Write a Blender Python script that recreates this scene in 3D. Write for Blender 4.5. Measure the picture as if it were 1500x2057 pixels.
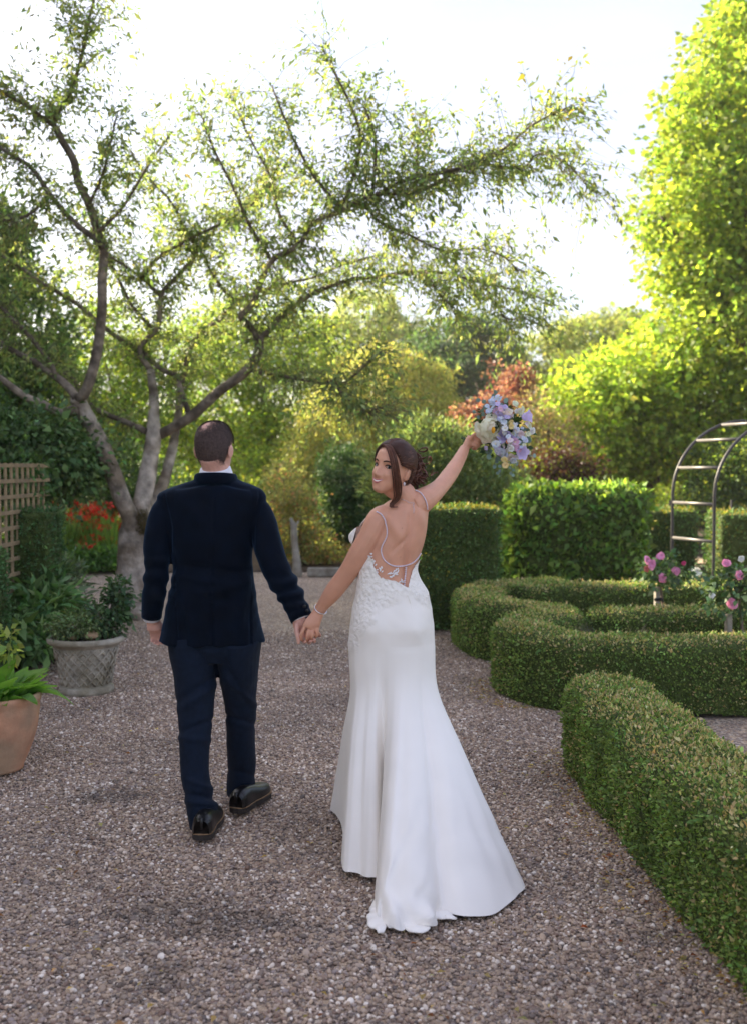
import bpy, math, random
import numpy as np
from mathutils import Vector, Matrix
from mathutils.bvhtree import BVHTree

for o in list(bpy.data.objects): bpy.data.objects.remove(o)
rng = np.random.default_rng(11)
random.seed(5)
SC = bpy.context.scene
COL = SC.collection
R = math.radians
PI = math.pi

# ------------------------------------------------------------------ camera
H, F, CX, CY, HOR = 1.6, 2100.0, 750.0, 1028.5, 940.0
TH = math.atan((CY - HOR) / F)
cam = bpy.data.cameras.new('camera')
cam.sensor_fit = 'VERTICAL'; cam.sensor_height = 36; cam.sensor_width = 36
cam.lens = F * 36 / 2057
cam.clip_start = 0.1; cam.clip_end = 3000
cam.dof.use_dof = True; cam.dof.focus_distance = 4.6; cam.dof.aperture_fstop = 2.6
camo = bpy.data.objects.new('camera', cam); COL.objects.link(camo)
camo.location = (0, 0, H); camo.rotation_euler = (PI / 2 - TH, 0, 0)
SC.camera = camo

# ------------------------------------------------------------------ sky and sun
SUN_AZ, SUN_EL = R(-55), R(27)          # towards the sun: ahead and to the left, low
w = bpy.data.worlds.new('World'); SC.world = w; w.use_nodes = True
nt = w.node_tree; nt.nodes.clear()
out = nt.nodes.new('ShaderNodeOutputWorld'); bg = nt.nodes.new('ShaderNodeBackground')
sky = nt.nodes.new('ShaderNodeTexSky'); sky.sky_type = 'NISHITA'; sky.sun_disc = False
sky.sun_elevation = SUN_EL; sky.sun_rotation = SUN_AZ
sky.dust_density = 3.0; sky.air_density = 1.0; sky.ozone_density = 1.5
# thin milky cloud over the whole sky
tc = nt.nodes.new('ShaderNodeTexCoord'); mp = nt.nodes.new('ShaderNodeMapping'); mp.inputs['Scale'].default_value = (1.5, 1.5, 5)
nz = nt.nodes.new('ShaderNodeTexNoise'); nz.inputs['Scale'].default_value = 1.6; nz.inputs['Detail'].default_value = 6
rp = nt.nodes.new('ShaderNodeMapRange'); rp.inputs[1].default_value = .3; rp.inputs[2].default_value = .7; rp.inputs[3].default_value = .1; rp.inputs[4].default_value = .8
mx = nt.nodes.new('ShaderNodeMix'); mx.data_type = 'RGBA'
mx.inputs[7].default_value = (3.2, 3.05, 3.7, 1)
L = nt.links.new
L(tc.outputs['Generated'], mp.inputs['Vector']); L(mp.outputs['Vector'], nz.inputs['Vector'])
L(nz.outputs['Fac'], rp.inputs[0]); L(rp.outputs[0], mx.inputs[0])
L(sky.outputs['Color'], mx.inputs[6]); L(mx.outputs[2], bg.inputs['Color']); L(bg.outputs['Background'], out.inputs['Surface'])
bg.inputs['Strength'].default_value = 0.1
sun = bpy.data.lights.new('sun', 'SUN'); sun.energy = 5.0; sun.angle = R(0.6); sun.color = (1, .87, .64)
suno = bpy.data.objects.new('sun', sun); COL.objects.link(suno)
sd = Vector((math.sin(SUN_AZ) * math.cos(SUN_EL), math.cos(SUN_AZ) * math.cos(SUN_EL), math.sin(SUN_EL)))
suno.rotation_euler = sd.to_track_quat('Z', 'Y').to_euler(); suno.location = (-20, 30, 30)
SC.view_settings.view_transform = 'Standard'; SC.view_settings.look = 'None'
SC.view_settings.gamma = 1; SC.view_settings.exposure = 1.88
SC.render.resolution_x = 746; SC.render.resolution_y = 1024
SC.cycles.max_bounces = 8; SC.cycles.transmission_bounces = 6; SC.cycles.transparent_max_bounces = 8

# ------------------------------------------------------------------ helpers
def ray(u, v):
    x = (u - CX) / F; y = (CY - v) / F
    return np.array((x, math.cos(TH) + math.sin(TH) * y, -math.sin(TH) + math.cos(TH) * y))
def P(u, v, y):
    d = ray(u, v); t = y / d[1]; return np.array((d[0] * t, y, H + d[2] * t))
def G(u, v, z=0.0):
    d = ray(u, v); t = (z - H) / d[2]; return np.array((d[0] * t, d[1] * t, z))

def tag(o, label=None, cat=None, group=None, kind=None):
    if label: o['label'] = label
    if cat: o['category'] = cat
    if group: o['group'] = group
    if kind: o['kind'] = kind
    return o
def thing(name, loc, label, cat, group=None):
    o = bpy.data.objects.new(name, None); COL.objects.link(o)
    o.location = tuple(loc); o.empty_display_size = .1
    return tag(o, label, cat, group)
def world_loc(o):
    l = Vector((0, 0, 0))
    while o is not None: l = l + o.location; o = o.parent
    return np.array(l)
def mk(name, V, Fc, m, parent=None, C=None, smooth=True, kind=None):
    """one mesh object; V is in world space"""
    V = np.asarray(V, dtype=np.float64).reshape(-1, 3)
    if parent is not None: V = V - world_loc(parent)
    me = bpy.data.meshes.new(name)
    if isinstance(Fc, np.ndarray):
        n, k = Fc.shape
        me.vertices.add(len(V)); me.vertices.foreach_set('co', V.astype(np.float32).ravel())
        me.loops.add(n * k); me.loops.foreach_set('vertex_index', Fc.astype(np.int32).ravel())
        me.polygons.add(n); me.polygons.foreach_set('loop_start', np.arange(0, n * k, k, dtype=np.int32))
        me.polygons.foreach_set('loop_total', np.full(n, k, dtype=np.int32))
        me.update(calc_edges=True)
    else:
        me.from_pydata([tuple(p) for p in V], [], [tuple(int(i) for i in f) for f in Fc]); me.update()
    if smooth: me.polygons.foreach_set('use_smooth', np.ones(len(me.polygons), dtype=bool))
    if C is not None:
        C = np.asarray(C, dtype=np.float32).reshape(-1, 3)
        a = me.color_attributes.new('Col', 'FLOAT_COLOR', 'POINT')
        a.data.foreach_set('color', np.concatenate([C, np.ones((len(C), 1), np.float32)], 1).ravel())
    if m is not None: me.materials.append(m)
    o = bpy.data.objects.new(name, me); COL.objects.link(o)
    if parent is not None: o.parent = parent
    if kind: o['kind'] = kind
    return o
def share(src, name, loc, parent, rot=(0, 0, 0), scale=(1, 1, 1)):
    """another object on the same mesh data (loc in world space)"""
    o = bpy.data.objects.new(name, src.data); COL.objects.link(o)
    o.parent = parent; o.location = tuple(np.asarray(loc) - world_loc(parent)); o.rotation_euler = rot; o.scale = scale
    return o
class MB:
    def __init__(s): s.V = []; s.F = []; s.C = []; s.n = 0
    def add(s, vf, c=None):
        V, Fc = vf; V = np.asarray(V); s.V.append(V)
        s.F += [tuple(int(i) + s.n for i in f) for f in Fc]; s.n += len(V)
        if c is not None: s.C.append(np.tile(np.asarray(c, float), (len(V), 1)))
        return s
    def get(s): return np.concatenate(s.V), s.F
    def build(s, name, m, parent=None, smooth=True, kind=None):
        V, Fc = s.get(); return mk(name, V, Fc, m, parent, np.concatenate(s.C) if s.C else None, smooth, kind)

def smoothpath(pts, n):
    """Catmull-Rom through pts (any dimension), n samples by chord length"""
    p = np.asarray(pts, float)
    if len(p) == 2: return p[0] + (p[1] - p[0]) * np.linspace(0, 1, n)[:, None]
    q = np.vstack([2 * p[0] - p[1], p, 2 * p[-1] - p[-2]])
    dl = np.linalg.norm(np.diff(p[:, :min(3, p.shape[1])], axis=0), axis=1) + 1e-9
    s = np.concatenate([[0], np.cumsum(dl)]); t = np.linspace(0, s[-1], n)
    i = np.clip(np.searchsorted(s, t, side='right') - 1, 0, len(p) - 2)
    f = ((t - s[i]) / dl[i])[:, None]
    a, b, c, d = q[i], q[i + 1], q[i + 2], q[i + 3]
    return .5 * (2 * b + (c - a) * f + (2 * a - 5 * b + 4 * c - d) * f ** 2 + (3 * b - a - 3 * c + d) * f ** 3)
def tube(pts, rad, seg=8, n=None, ref=None, cap=True, rnd=0):
    """swept tube; rad per point: scalar or (a,b) with a along ref"""
    pts = np.asarray(pts, float)
    rad = np.asarray(rad, float)
    if rad.ndim == 0: rad = np.full(len(pts), float(rad))
    if rad.ndim == 1: rad = np.stack([rad, rad], 1)
    if n:
        q = smoothpath(np.hstack([pts, rad]), n); pts, rad = q[:, :3], np.maximum(q[:, 3:], 1e-4)
    if rnd:      # rounded ends
        m0 = rnd * 1.0
        e0 = pts[0] + (pts[0] - pts[1]) / (np.linalg.norm(pts[0] - pts[1]) + 1e-9) * rad[0].mean() * m0
        e1 = pts[-1] + (pts[-1] - pts[-2]) / (np.linalg.norm(pts[-1] - pts[-2]) + 1e-9) * rad[-1].mean() * m0
        pts = np.vstack([e0, .35 * pts[0] + .65 * e0, pts, .35 * pts[-1] + .65 * e1, e1])
        rad = np.vstack([rad[0] * .12, rad[0] * .76, rad, rad[-1] * .76, rad[-1] * .12])
    k = len(pts)
    T = np.gradient(pts, axis=0); T /= np.linalg.norm(T, axis=1)[:, None] + 1e-12
    S = np.zeros_like(T)
    s = np.array(ref if ref is not None else ((0, 0, 1) if abs(T[0][2]) < .8 else (1, 0, 0)), float)
    for i in range(k):
        base = np.array(ref, float) if ref is not None else s
        s = base - T[i] * np.dot(base, T[i]); s /= np.linalg.norm(s) + 1e-12; S[i] = s
    B = np.cross(T, S)
    a = np.linspace(0, 2 * PI, seg, endpoint=False)
    V = pts[:, None, :] + S[:, None, :] * (np.cos(a)[None, :, None] * rad[:, 0][:, None, None]) + B[:, None, :] * (np.sin(a)[None, :, None] * rad[:, 1][:, None, None])
    V = V.reshape(-1, 3); Fc = []
    for i in range(k - 1):
        for j in range(seg):
            j2 = (j + 1) % seg
            Fc.append((i * seg + j, i * seg + j2, (i + 1) * seg + j2, (i + 1) * seg + j))
    if cap:
        Fc.append(tuple(range(seg - 1, -1, -1))); Fc.append(tuple((k - 1) * seg + j for j in range(seg)))
    return V, Fc
def stack(pts, rad, seg=24, n=None):
    """tube whose rings all stay level"""
    q = np.hstack([np.asarray(pts, float), np.asarray(rad, float)])
    if n: q = smoothpath(q, n)
    a = np.linspace(0, 2 * PI, seg, endpoint=False); k = len(q)
    V = q[:, None, :3] + np.stack([np.cos(a) * q[:, 3][:, None], np.sin(a) * q[:, 4][:, None], 0 * a + 0 * q[:, 3][:, None]], -1)
    Fc = [(i * seg + j, i * seg + (j + 1) % seg, (i + 1) * seg + (j + 1) % seg, (i + 1) * seg + j) for i in range(k - 1) for j in range(seg)]
    Fc += [tuple(range(seg - 1, -1, -1)), tuple((k - 1) * seg + j for j in range(seg))]
    if q[-1, 2] < q[0, 2]: Fc = [f[::-1] for f in Fc]
    return V.reshape(-1, 3), Fc
def box(c, s, rz=0.0, bev=0.0):
    c = np.asarray(c, float); hx, hy, hz = [q / 2 for q in s]
    if bev:
        V = []; b = bev
        for z, d in ((-hz, b), (-hz + b, 0), (hz - b, 0), (hz, b)):
            for (x, y) in ((-1, -1), (1, -1), (1, 1), (-1, 1)): V.append((x * (hx - d), y * (hy - d), z))
        Fc = [(3, 2, 1, 0), (12, 13, 14, 15)]
        for i in range(3):
            for j in range(4): Fc.append((i * 4 + j, i * 4 + (j + 1) % 4, i * 4 + 4 + (j + 1) % 4, i * 4 + 4 + j))
    else:
        V = [(x * hx, y * hy, z * hz) for z in (-1, 1) for (x, y) in ((-1, -1), (1, -1), (1, 1), (-1, 1))]
        Fc = [(3, 2, 1, 0), (4, 5, 6, 7), (0, 1, 5, 4), (1, 2, 6, 5), (2, 3, 7, 6), (3, 0, 4, 7)]
    V = np.array(V); ca, sa = math.cos(rz), math.sin(rz)
    V = np.stack([V[:, 0] * ca - V[:, 1] * sa, V[:, 0] * sa + V[:, 1] * ca, V[:, 2]], 1) + c
    return V, Fc
def lathe(prof, c, seg=32, fn=None):
    """prof: list of (r,z); closed top and bottom by the profile itself"""
    prof = np.asarray(prof, float); a = np.linspace(0, 2 * PI, seg, endpoint=False); k = len(prof)
    V = np.zeros((k, seg, 3))
    V[..., 0] = prof[:, 0][:, None] * np.cos(a); V[..., 1] = prof[:, 0][:, None] * np.sin(a); V[..., 2] = prof[:, 1][:, None]
    V = V.reshape(-1, 3) + np.asarray(c); Fc = []
    for i in range(k - 1):
        for j in range(seg):
            j2 = (j + 1) % seg; Fc.append((i * seg + j, i * seg + j2, (i + 1) * seg + j2, (i + 1) * seg + j))
    return V, Fc
def ellipsoid(c, r, nu=16, nv=10, M=None):
    V = []; Fc = []
    for i in range(nv + 1):
        p = PI * i / nv
        for j in range(nu):
            t = 2 * PI * j / nu; V.append((math.sin(p) * math.cos(t), math.sin(p) * math.sin(t), math.cos(p)))
    for i in range(nv):
        for j in range(nu):
            j2 = (j + 1) % nu; Fc.append((i * nu + j, (i + 1) * nu + j, (i + 1) * nu + j2, i * nu + j2))
    V = np.array(V) * np.asarray(r)
    if M is not None: V = V @ np.asarray(M).T
    return V + np.asarray(c), Fc
def n3(p, f=1.0, seed=0.0):
    """cheap smooth vector noise, about -1..1"""
    p = np.asarray(p) * f + seed * 7.31
    x, y, z = p[..., 0], p[..., 1], p[..., 2]
    return (np.sin(x * 1.7 + 1.3 * np.sin(y * 1.3 + .7 * z)) + np.sin(y * 1.9 + 1.2 * np.sin(z * 1.5 + .6 * x + 1)) + np.sin(z * 1.6 + 1.4 * np.sin(x * 1.1 + .8 * y + 2))) / 3
def unit(v): return v / (np.linalg.norm(v, axis=-1, keepdims=True) + 1e-12)

# ------------------------------------------------------------------ materials
def srgb(r, g, b):
    f = lambda c: (c / 255 / 12.92) if c <= 10 else ((c / 255 + .055) / 1.055) ** 2.4
    return (f(r), f(g), f(b))
def mat(name, col, rough=.7, var=.25, scale=8.0, bump=0.0, bscale=None, vcol=False, spec=.3, sheen=0.0, sss=0.0, metal=0.0, col2=None, obj=False):
    m = bpy.data.materials.new(name); m.use_nodes = True; t = m.node_tree; b = t.nodes['Principled BSDF']
    b.inputs['Roughness'].default_value = rough; b.inputs['Specular IOR Level'].default_value = spec; b.inputs['Metallic'].default_value = metal
    if sheen: b.inputs['Sheen Weight'].default_value = sheen; b.inputs['Sheen Roughness'].default_value = .4
    if sss: b.inputs['Subsurface Weight'].default_value = sss; b.inputs['Subsurface Radius'].default_value = (.012, .005, .003); b.inputs['Subsurface Scale'].default_value = 1.0
    tc = t.nodes.new('ShaderNodeTexCoord'); n = t.nodes.new('ShaderNodeTexNoise'); n.inputs['Scale'].default_value = scale; n.inputs['Detail'].default_value = 5
    t.links.new(tc.outputs['Object'], n.inputs['Vector'])
    r = t.nodes.new('ShaderNodeMapRange'); r.inputs[1].default_value = .3; r.inputs[2].default_value = .7; r.inputs[3].default_value = 1 - var; r.inputs[4].default_value = 1 + var
    t.links.new(n.outputs['Fac'], r.inputs[0])
    x = t.nodes.new('ShaderNodeMix'); x.data_type = 'RGBA'; x.blend_type = 'MULTIPLY'; x.inputs[0].default_value = 1
    if vcol:
        a = t.nodes.new('ShaderNodeAttribute'); a.attribute_name = 'Col'; t.links.new(a.outputs['Color'], x.inputs[6])
    elif col2 is not None:
        y = t.nodes.new('ShaderNodeMix'); y.data_type = 'RGBA'; y.inputs[6].default_value = (*col, 1); y.inputs[7].default_value = (*col2, 1)
        n2 = t.nodes.new('ShaderNodeTexNoise'); n2.inputs['Scale'].default_value = scale * .35; n2.inputs['Detail'].default_value = 4
        r2 = t.nodes.new('ShaderNodeMapRange'); r2.inputs[1].default_value = .42; r2.inputs[2].default_value = .6
        t.links.new(tc.outputs['Object'], n2.inputs['Vector']); t.links.new(n2.outputs['Fac'], r2.inputs[0]); t.links.new(r2.outputs[0], y.inputs[0]); t.links.new(y.outputs[2], x.inputs[6])
    else: x.inputs[6].default_value = (*col, 1)
    t.links.new(r.outputs[0], x.inputs[7]); t.links.new(x.outputs[2], b.inputs['Base Color'])
    if bump:
        bn = t.nodes.new('ShaderNodeTexNoise'); bn.inputs['Scale'].default_value = bscale or scale * 3; bn.inputs['Detail'].default_value = 6
        t.links.new(tc.outputs['Object'], bn.inputs['Vector'])
        bp = t.nodes.new('ShaderNodeBump'); bp.inputs['Strength'].default_value = 1.0; bp.inputs['Distance'].default_value = bump
        t.links.new(bn.outputs['Fac'], bp.inputs['Height']); t.links.new(bp.outputs['Normal'], b.inputs['Normal'])
    return m
def leafmat(name, trans=.45, tint=(1.25, 1.35, .55), rough=.5):
    """leaf colour from attribute Col; light shines through the blade, warmer than it reflects"""
    m = bpy.data.materials.new(name); m.use_nodes = True; t = m.node_tree; b = t.nodes['Principled BSDF']; o = t.nodes['Material Output']
    b.inputs['Roughness'].default_value = rough; b.inputs['Specular IOR Level'].default_value = .35
    a = t.nodes.new('ShaderNodeAttribute'); a.attribute_name = 'Col'; t.links.new(a.outputs['Color'], b.inputs['Base Color'])
    x = t.nodes.new('ShaderNodeMix'); x.data_type = 'RGBA'; x.blend_type = 'MULTIPLY'; x.inputs[0].default_value = 1; x.inputs[7].default_value = (*tint, 1)
    t.links.new(a.outputs['Color'], x.inputs[6])
    tr = t.nodes.new('ShaderNodeBsdfTranslucent'); t.links.new(x.outputs[2], tr.inputs['Color'])
    s = t.nodes.new('ShaderNodeMixShader'); s.inputs[0].default_value = trans
    t.links.new(b.outputs[0], s.inputs[1]); t.links.new(tr.outputs[0], s.inputs[2]); t.links.new(s.outputs[0], o.inputs['Surface'])
    return m
LEAF = leafmat('leaf', .55, (1.25, 1.3, .62)); LEAFD = leafmat('leaf_thick', .25, (1.15, 1.3, .55), .6)
PETAL = leafmat('petal', .3, (1.05, 1.05, 1.05), .6)

# ------------------------------------------------------------------ foliage
def leaf_arrays(pos, d, nrm, Ln, W, col, fold=.25):
    side = unit(np.cross(d, nrm)); up = np.cross(side, d)
    Ln = np.asarray(Ln)[:, None]; W = np.asarray(W)[:, None]
    mid = pos + d * Ln * .45 + up * W * fold
    V = np.stack([pos, mid + side * W * .5, pos + d * Ln, mid - side * W * .5], 1)
    V[:, 2] -= up * Ln * .08
    n = len(pos)
    return V.reshape(-1, 3), np.arange(4 * n).reshape(n, 4), np.repeat(col, 4, axis=0)
def leafcols(n, base, var=.3, alt=None, palt=0.0, hue=.12):
    base = np.asarray(base, float)
    c = np.tile(base, (n, 1))
    if alt is not None:
        k = rng.random(n) < palt; c[k] = np.asarray(alt)
    c *= np.exp(rng.normal(0, var, (n, 1)))
    c *= np.exp(rng.normal(0, hue, (n, 3)) * np.array([1, .35, .8]))
    return np.clip(c, .003, .9)
def lift(c, k): return tuple(min(.85, q * k) for q in c)
def crown(lobes, n, leaf=.09, per=26, clump=.28, base=(.07, .12, .03), alt=None, palt=0., shell=.6, gap=.0, gf=1.6, droop=.25, asp=.55, var=.28):
    """clumps of leaves through a set of ellipsoid lobes: (cx,cy,cz,rx,ry,rz)"""
    Lb = np.asarray(lobes, float)
    area = Lb[:, 3] * Lb[:, 5] + Lb[:, 4] * Lb[:, 5] + Lb[:, 3] * Lb[:, 4]
    nc = max(1, n // per)
    ii = rng.choice(len(Lb), nc * 2, p=area / area.sum())
    d = unit(rng.normal(size=(nc * 2, 3))); r = (shell + (1 - shell) * rng.random(nc * 2)) ** .8
    d0 = d * (1 + .34 * n3(d * 2.2 + Lb[ii, :3], 1.7)[:, None])
    c = Lb[ii, :3] + d0 * r[:, None] * Lb[ii, 3:6]
    ok = n3(c, gf, 3) > (gap - .9 if gap else -9)
    c = c[ok][:nc]; d = d[ok][:nc]
    nc = len(c); k = np.repeat(np.arange(nc), per); m = len(k)
    o = rng.normal(size=(m, 3)) * clump * np.array([.5, .5, .38])
    p = c[k] + o
    dr = unit(d[k] * .5 + unit(o) * .6 + rng.normal(size=(m, 3)) * .5 - np.array([0, 0, droop]))
    nm = unit(rng.normal(size=(m, 3)) * .6 + d[k] * .4 + np.array([0, 0, .7]))
    Ln = leaf * np.exp(rng.normal(0, .25, m))
    cc = leafcols(m, base, var, alt, palt) * np.exp(rng.normal(0, .16, nc))[k][:, None]
    return leaf_arrays(p, dr, nm, Ln, Ln * asp, cc)
def cat_leaves(parts):
    V = []; Fc = []; C = []; n = 0
    for v, f, c in parts: V.append(v); Fc.append(f + n); C.append(c); n += len(v)
    return np.concatenate(V), np.concatenate(Fc), np.concatenate(C)
def sample_surface(V, Fc, n):
    tri = []
    for f in Fc:
        for i in range(1, len(f) - 1): tri.append((f[0], f[i], f[i + 1]))
    tri = np.array(tri); a, b, c = V[tri[:, 0]], V[tri[:, 1]], V[tri[:, 2]]
    nn = np.cross(b - a, c - a); ar = np.linalg.norm(nn, axis=1); nn = unit(nn)
    k = rng.choice(len(tri), n, p=ar / ar.sum()); r1 = np.sqrt(rng.random(n))[:, None]; r2 = rng.random(n)[:, None]
    return a[k] * (1 - r1) + b[k] * r1 * (1 - r2) + c[k] * r1 * r2, nn[k], ar.sum() / 2
BARK = mat('bark', srgb(120, 108, 96), .9, .35, 9, .012, 30, col2=srgb(92, 86, 66))
# ================================================================== ground
def gravel_material():
    m = bpy.data.materials.new('gravel_sheet'); m.use_nodes = True; t = m.node_tree; b = t.nodes['Principled BSDF']; b.inputs['Roughness'].default_value = .85
    tc = t.nodes.new('ShaderNodeTexCoord')
    vo = t.nodes.new('ShaderNodeTexVoronoi'); vo.inputs['Scale'].default_value = 62; t.links.new(tc.outputs['Object'], vo.inputs['Vector'])
    sp = t.nodes.new('ShaderNodeSeparateColor'); t.links.new(vo.outputs['Color'], sp.inputs[0])
    cr = t.nodes.new('ShaderNodeValToRGB'); e = cr.color_ramp.elements; cr.color_ramp.interpolation = 'CONSTANT'
    cols = [(.0, srgb(112, 98, 86)), (.16, srgb(146, 126, 106)), (.34, srgb(132, 120, 110)), (.5, srgb(170, 148, 124)), (.66, srgb(118, 98, 86)), (.8, srgb(174, 160, 144)), (.92, srgb(96, 84, 78))]
    e[0].position = 0; e[0].color = (*cols[0][1], 1); e[1].position = cols[1][0]; e[1].color = (*cols[1][1], 1)
    for p, c in cols[2:]: q = e.new(p); q.color = (*c, 1)
    t.links.new(sp.outputs[0], cr.inputs[0])
    n = t.nodes.new('ShaderNodeTexNoise'); n.inputs['Scale'].default_value = .9; n.inputs['Detail'].default_value = 5; t.links.new(tc.outputs['Object'], n.inputs['Vector'])
    r = t.nodes.new('ShaderNodeMapRange'); r.inputs[1].default_value = .3; r.inputs[2].default_value = .7; r.inputs[3].default_value = 1.2; r.inputs[4].default_value = 1.65; t.links.new(n.outputs['Fac'], r.inputs[0])
    x = t.nodes.new('ShaderNodeMix'); x.data_type = 'RGBA'; x.blend_type = 'MULTIPLY'; x.inputs[0].default_value = 1
    t.links.new(cr.outputs[0], x.inputs[6]); t.links.new(r.outputs[0], x.inputs[7]); t.links.new(x.outputs[2], b.inputs['Base Color'])
    bp = t.nodes.new('ShaderNodeBump'); bp.inputs['Strength'].default_value = 1; bp.inputs['Distance'].default_value = .012; bp.invert = True
    t.links.new(vo.outputs['Distance'], bp.inputs['Height']); t.links.new(bp.outputs['Normal'], b.inputs['Normal'])
    return m
GRAVEL = gravel_material()
SOIL = mat('soil', srgb(74, 60, 48), .95, .4, 14, .02, 40)
GRASSM = mat('grass_ground', srgb(84, 92, 46), .95, .4, 3, .03, 20)
def sheet(name, pts, z, m):
    V = [(x, y, z) for x, y in pts]; o = mk(name, V, [tuple(range(len(V)))], m, smooth=False); return tag(o, kind='structure')
sheet('ground', [(-150, -60), (150, -60), (150, 190), (-150, 190)], -.06, GRASSM)
def grid_sheet(name, x0, x1, y0, y1, z, m, st=.25, amp=.012):
    xs = np.arange(x0, x1 + .01, st); ys = np.arange(y0, y1 + .01, st); X, Y = np.meshgrid(xs, ys)
    p = np.stack([X, Y, np.zeros_like(X)], -1); Z = z + amp * n3(p, 1.1) + amp * .6 * n3(p, 2.7, 2)
    V = np.stack([X, Y, Z], -1).reshape(-1, 3); nx = len(xs); ny = len(ys)
    a = (np.arange(ny - 1)[:, None] * nx + np.arange(nx - 1)[None]).ravel()
    return tag(mk(name, V, np.stack([a, a + 1, a + 1 + nx, a + nx], 1), m), kind='structure')
grid_sheet('gravel_path', -7, 9, -5, 17.5, -.012, GRAVEL)
# planted soil beds
sheet('soil_bed', [(-12, 16.2), (-1.3, 16.0), (-.9, 16.1), (1.6, 15.2), (2.0, 13.2), (9, 13.2), (9, 60), (-12, 60)], .012, SOIL)
sheet('soil_bed', [(-9, 6.9), (-3.05, 7.6), (-2.55, 8.6), (-2.6, 9.6), (-3.0, 10.5), (-9, 12)], .016, SOIL)
# track beyond the gate
sheet('path', [(4.2, 16.5), (5.6, 16.5), (9, 60), (4, 60)], .03, mat('path_grit', srgb(176, 156, 128), .95, .2, 5))

# loose pebbles of the near path, real stones
patches = [G(440, 1845), G(310, 1965), G(235, 1590), G(330, 1830), G(540, 1850), G(1330, 1880)]
pr = [.11, .10, .10, .08, .07, .06]
def pebbles():
    n = 290000
    y = np.sqrt(rng.random(n) * (10.6 ** 2 - 2.7 ** 2) + 2.7 ** 2); x = (rng.random(n) * 2 - 1) * (.375 * y + .15)
    hx = np.interp(y, [2.7, 3.3, 3.9, 4.8, 5.6, 6.2], [1.22, 1.2, 1.14, 1.08, 1.1, 1.6])
    k = (x < hx) | (y > 5.75); k &= ~((x > 1.35) & (y > 5.9)); k &= ~((x < -2.75) & (y > 8.2))
    k &= rng.random(n) < np.clip((10.6 - y) / 2.4, 0, 1)
    x, y = x[k], y[k]; n = len(x)
    s = .0056 * np.exp(rng.normal(0, .28, n)); s = np.clip(s, .003, .016)
    p0 = np.stack([x, y, y * 0], 1)
    z = -.012 + .012 * n3(p0, 1.1) + .0072 * n3(p0, 2.7, 2) + rng.random(n) * .006
    me = bpy.data.meshes.new('gravel'); me.vertices.add(n); me.vertices.foreach_set('co', np.stack([x, y, z], 1).astype(np.float32).ravel())
    a = me.attributes.new('scl', 'FLOAT_VECTOR', 'POINT'); a.data.foreach_set('vector', (s[:, None] * np.stack([1 + .4 * rng.random(n), .8 + .3 * rng.random(n), .55 + .3 * rng.random(n)], 1)).astype(np.float32).ravel())
    a = me.attributes.new('rot', 'FLOAT_VECTOR', 'POINT'); a.data.foreach_set('vector', np.stack([rng.normal(0, .4, n), rng.normal(0, .4, n), rng.random(n) * 6.28], 1).astype(np.float32).ravel())
    m = bpy.data.materials.new('pebble'); m.use_nodes = True; t = m.node_tree; b = t.nodes['Principled BSDF']; b.inputs['Roughness'].default_value = .62
    oi = t.nodes.new('ShaderNodeObjectInfo'); cr = t.nodes.new('ShaderNodeValToRGB'); e = cr.color_ramp.elements
    cols = [(0, srgb(84, 74, 68)), (.14, srgb(124, 106, 92)), (.3, srgb(156, 134, 112)), (.45, srgb(134, 120, 114)), (.6, srgb(174, 150, 126)), (.74, srgb(114, 90, 76)), (.88, srgb(184, 164, 144)), (.98, srgb(214, 202, 188))]
    e[0].color = (*cols[0][1], 1); e[1].position = cols[1][0]; e[1].color = (*cols[1][1], 1)
    for q, c in cols[2:]: k_ = e.new(q); k_.color = (*c, 1)
    t.links.new(oi.outputs['Random'], cr.inputs[0])
    ns = t.nodes.new('ShaderNodeTexNoise'); ns.inputs['Scale'].default_value = 1.2
    ge = t.nodes.new('ShaderNodeNewGeometry'); t.links.new(ge.outputs['Position'], ns.inputs['Vector'])
    r = t.nodes.new('ShaderNodeMapRange'); r.inputs[1].default_value = .3; r.inputs[2].default_value = .7; r.inputs[3].default_value = 1.0; r.inputs[4].default_value = 1.5; t.links.new(ns.outputs['Fac'], r.inputs[0])
    x_ = t.nodes.new('ShaderNodeMix'); x_.data_type = 'RGBA'; x_.blend_type = 'MULTIPLY'; x_.inputs[0].default_value = 1
    t.links.new(cr.outputs[0], x_.inputs[6]); t.links.new(r.outputs[0], x_.inputs[7]); 
    # damp stains: darker stones in a few ragged patches
    n2 = t.nodes.new('ShaderNodeTexNoise'); n2.inputs['Scale'].default_value = 14; n2.inputs['Detail'].default_value = 4; t.links.new(ge.outputs['Position'], n2.inputs['Vector']); prev = None
    for c, r0 in zip(patches, pr):
        vm = t.nodes.new('ShaderNodeVectorMath'); vm.operation = 'SUBTRACT'; vm.inputs[1].default_value = (c[0], c[1], 0); t.links.new(ge.outputs['Position'], vm.inputs[0])
        vs_ = t.nodes.new('ShaderNodeVectorMath'); vs_.operation = 'MULTIPLY'; vs_.inputs[1].default_value = (.62 / r0, 1 / r0, 0); t.links.new(vm.outputs[0], vs_.inputs[0])
        vl = t.nodes.new('ShaderNodeVectorMath'); vl.operation = 'LENGTH'; t.links.new(vs_.outputs[0], vl.inputs[0])
        if prev is None: prev = vl.outputs['Value']
        else: mn = t.nodes.new('ShaderNodeMath'); mn.operation = 'MINIMUM'; t.links.new(prev, mn.inputs[0]); t.links.new(vl.outputs['Value'], mn.inputs[1]); prev = mn.outputs[0]
    ml = t.nodes.new('ShaderNodeMath'); ml.operation = 'MULTIPLY_ADD'; ml.inputs[1].default_value = 4.2; ml.inputs[2].default_value = -2.1; t.links.new(n2.outputs['Fac'], ml.inputs[0])
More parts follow.
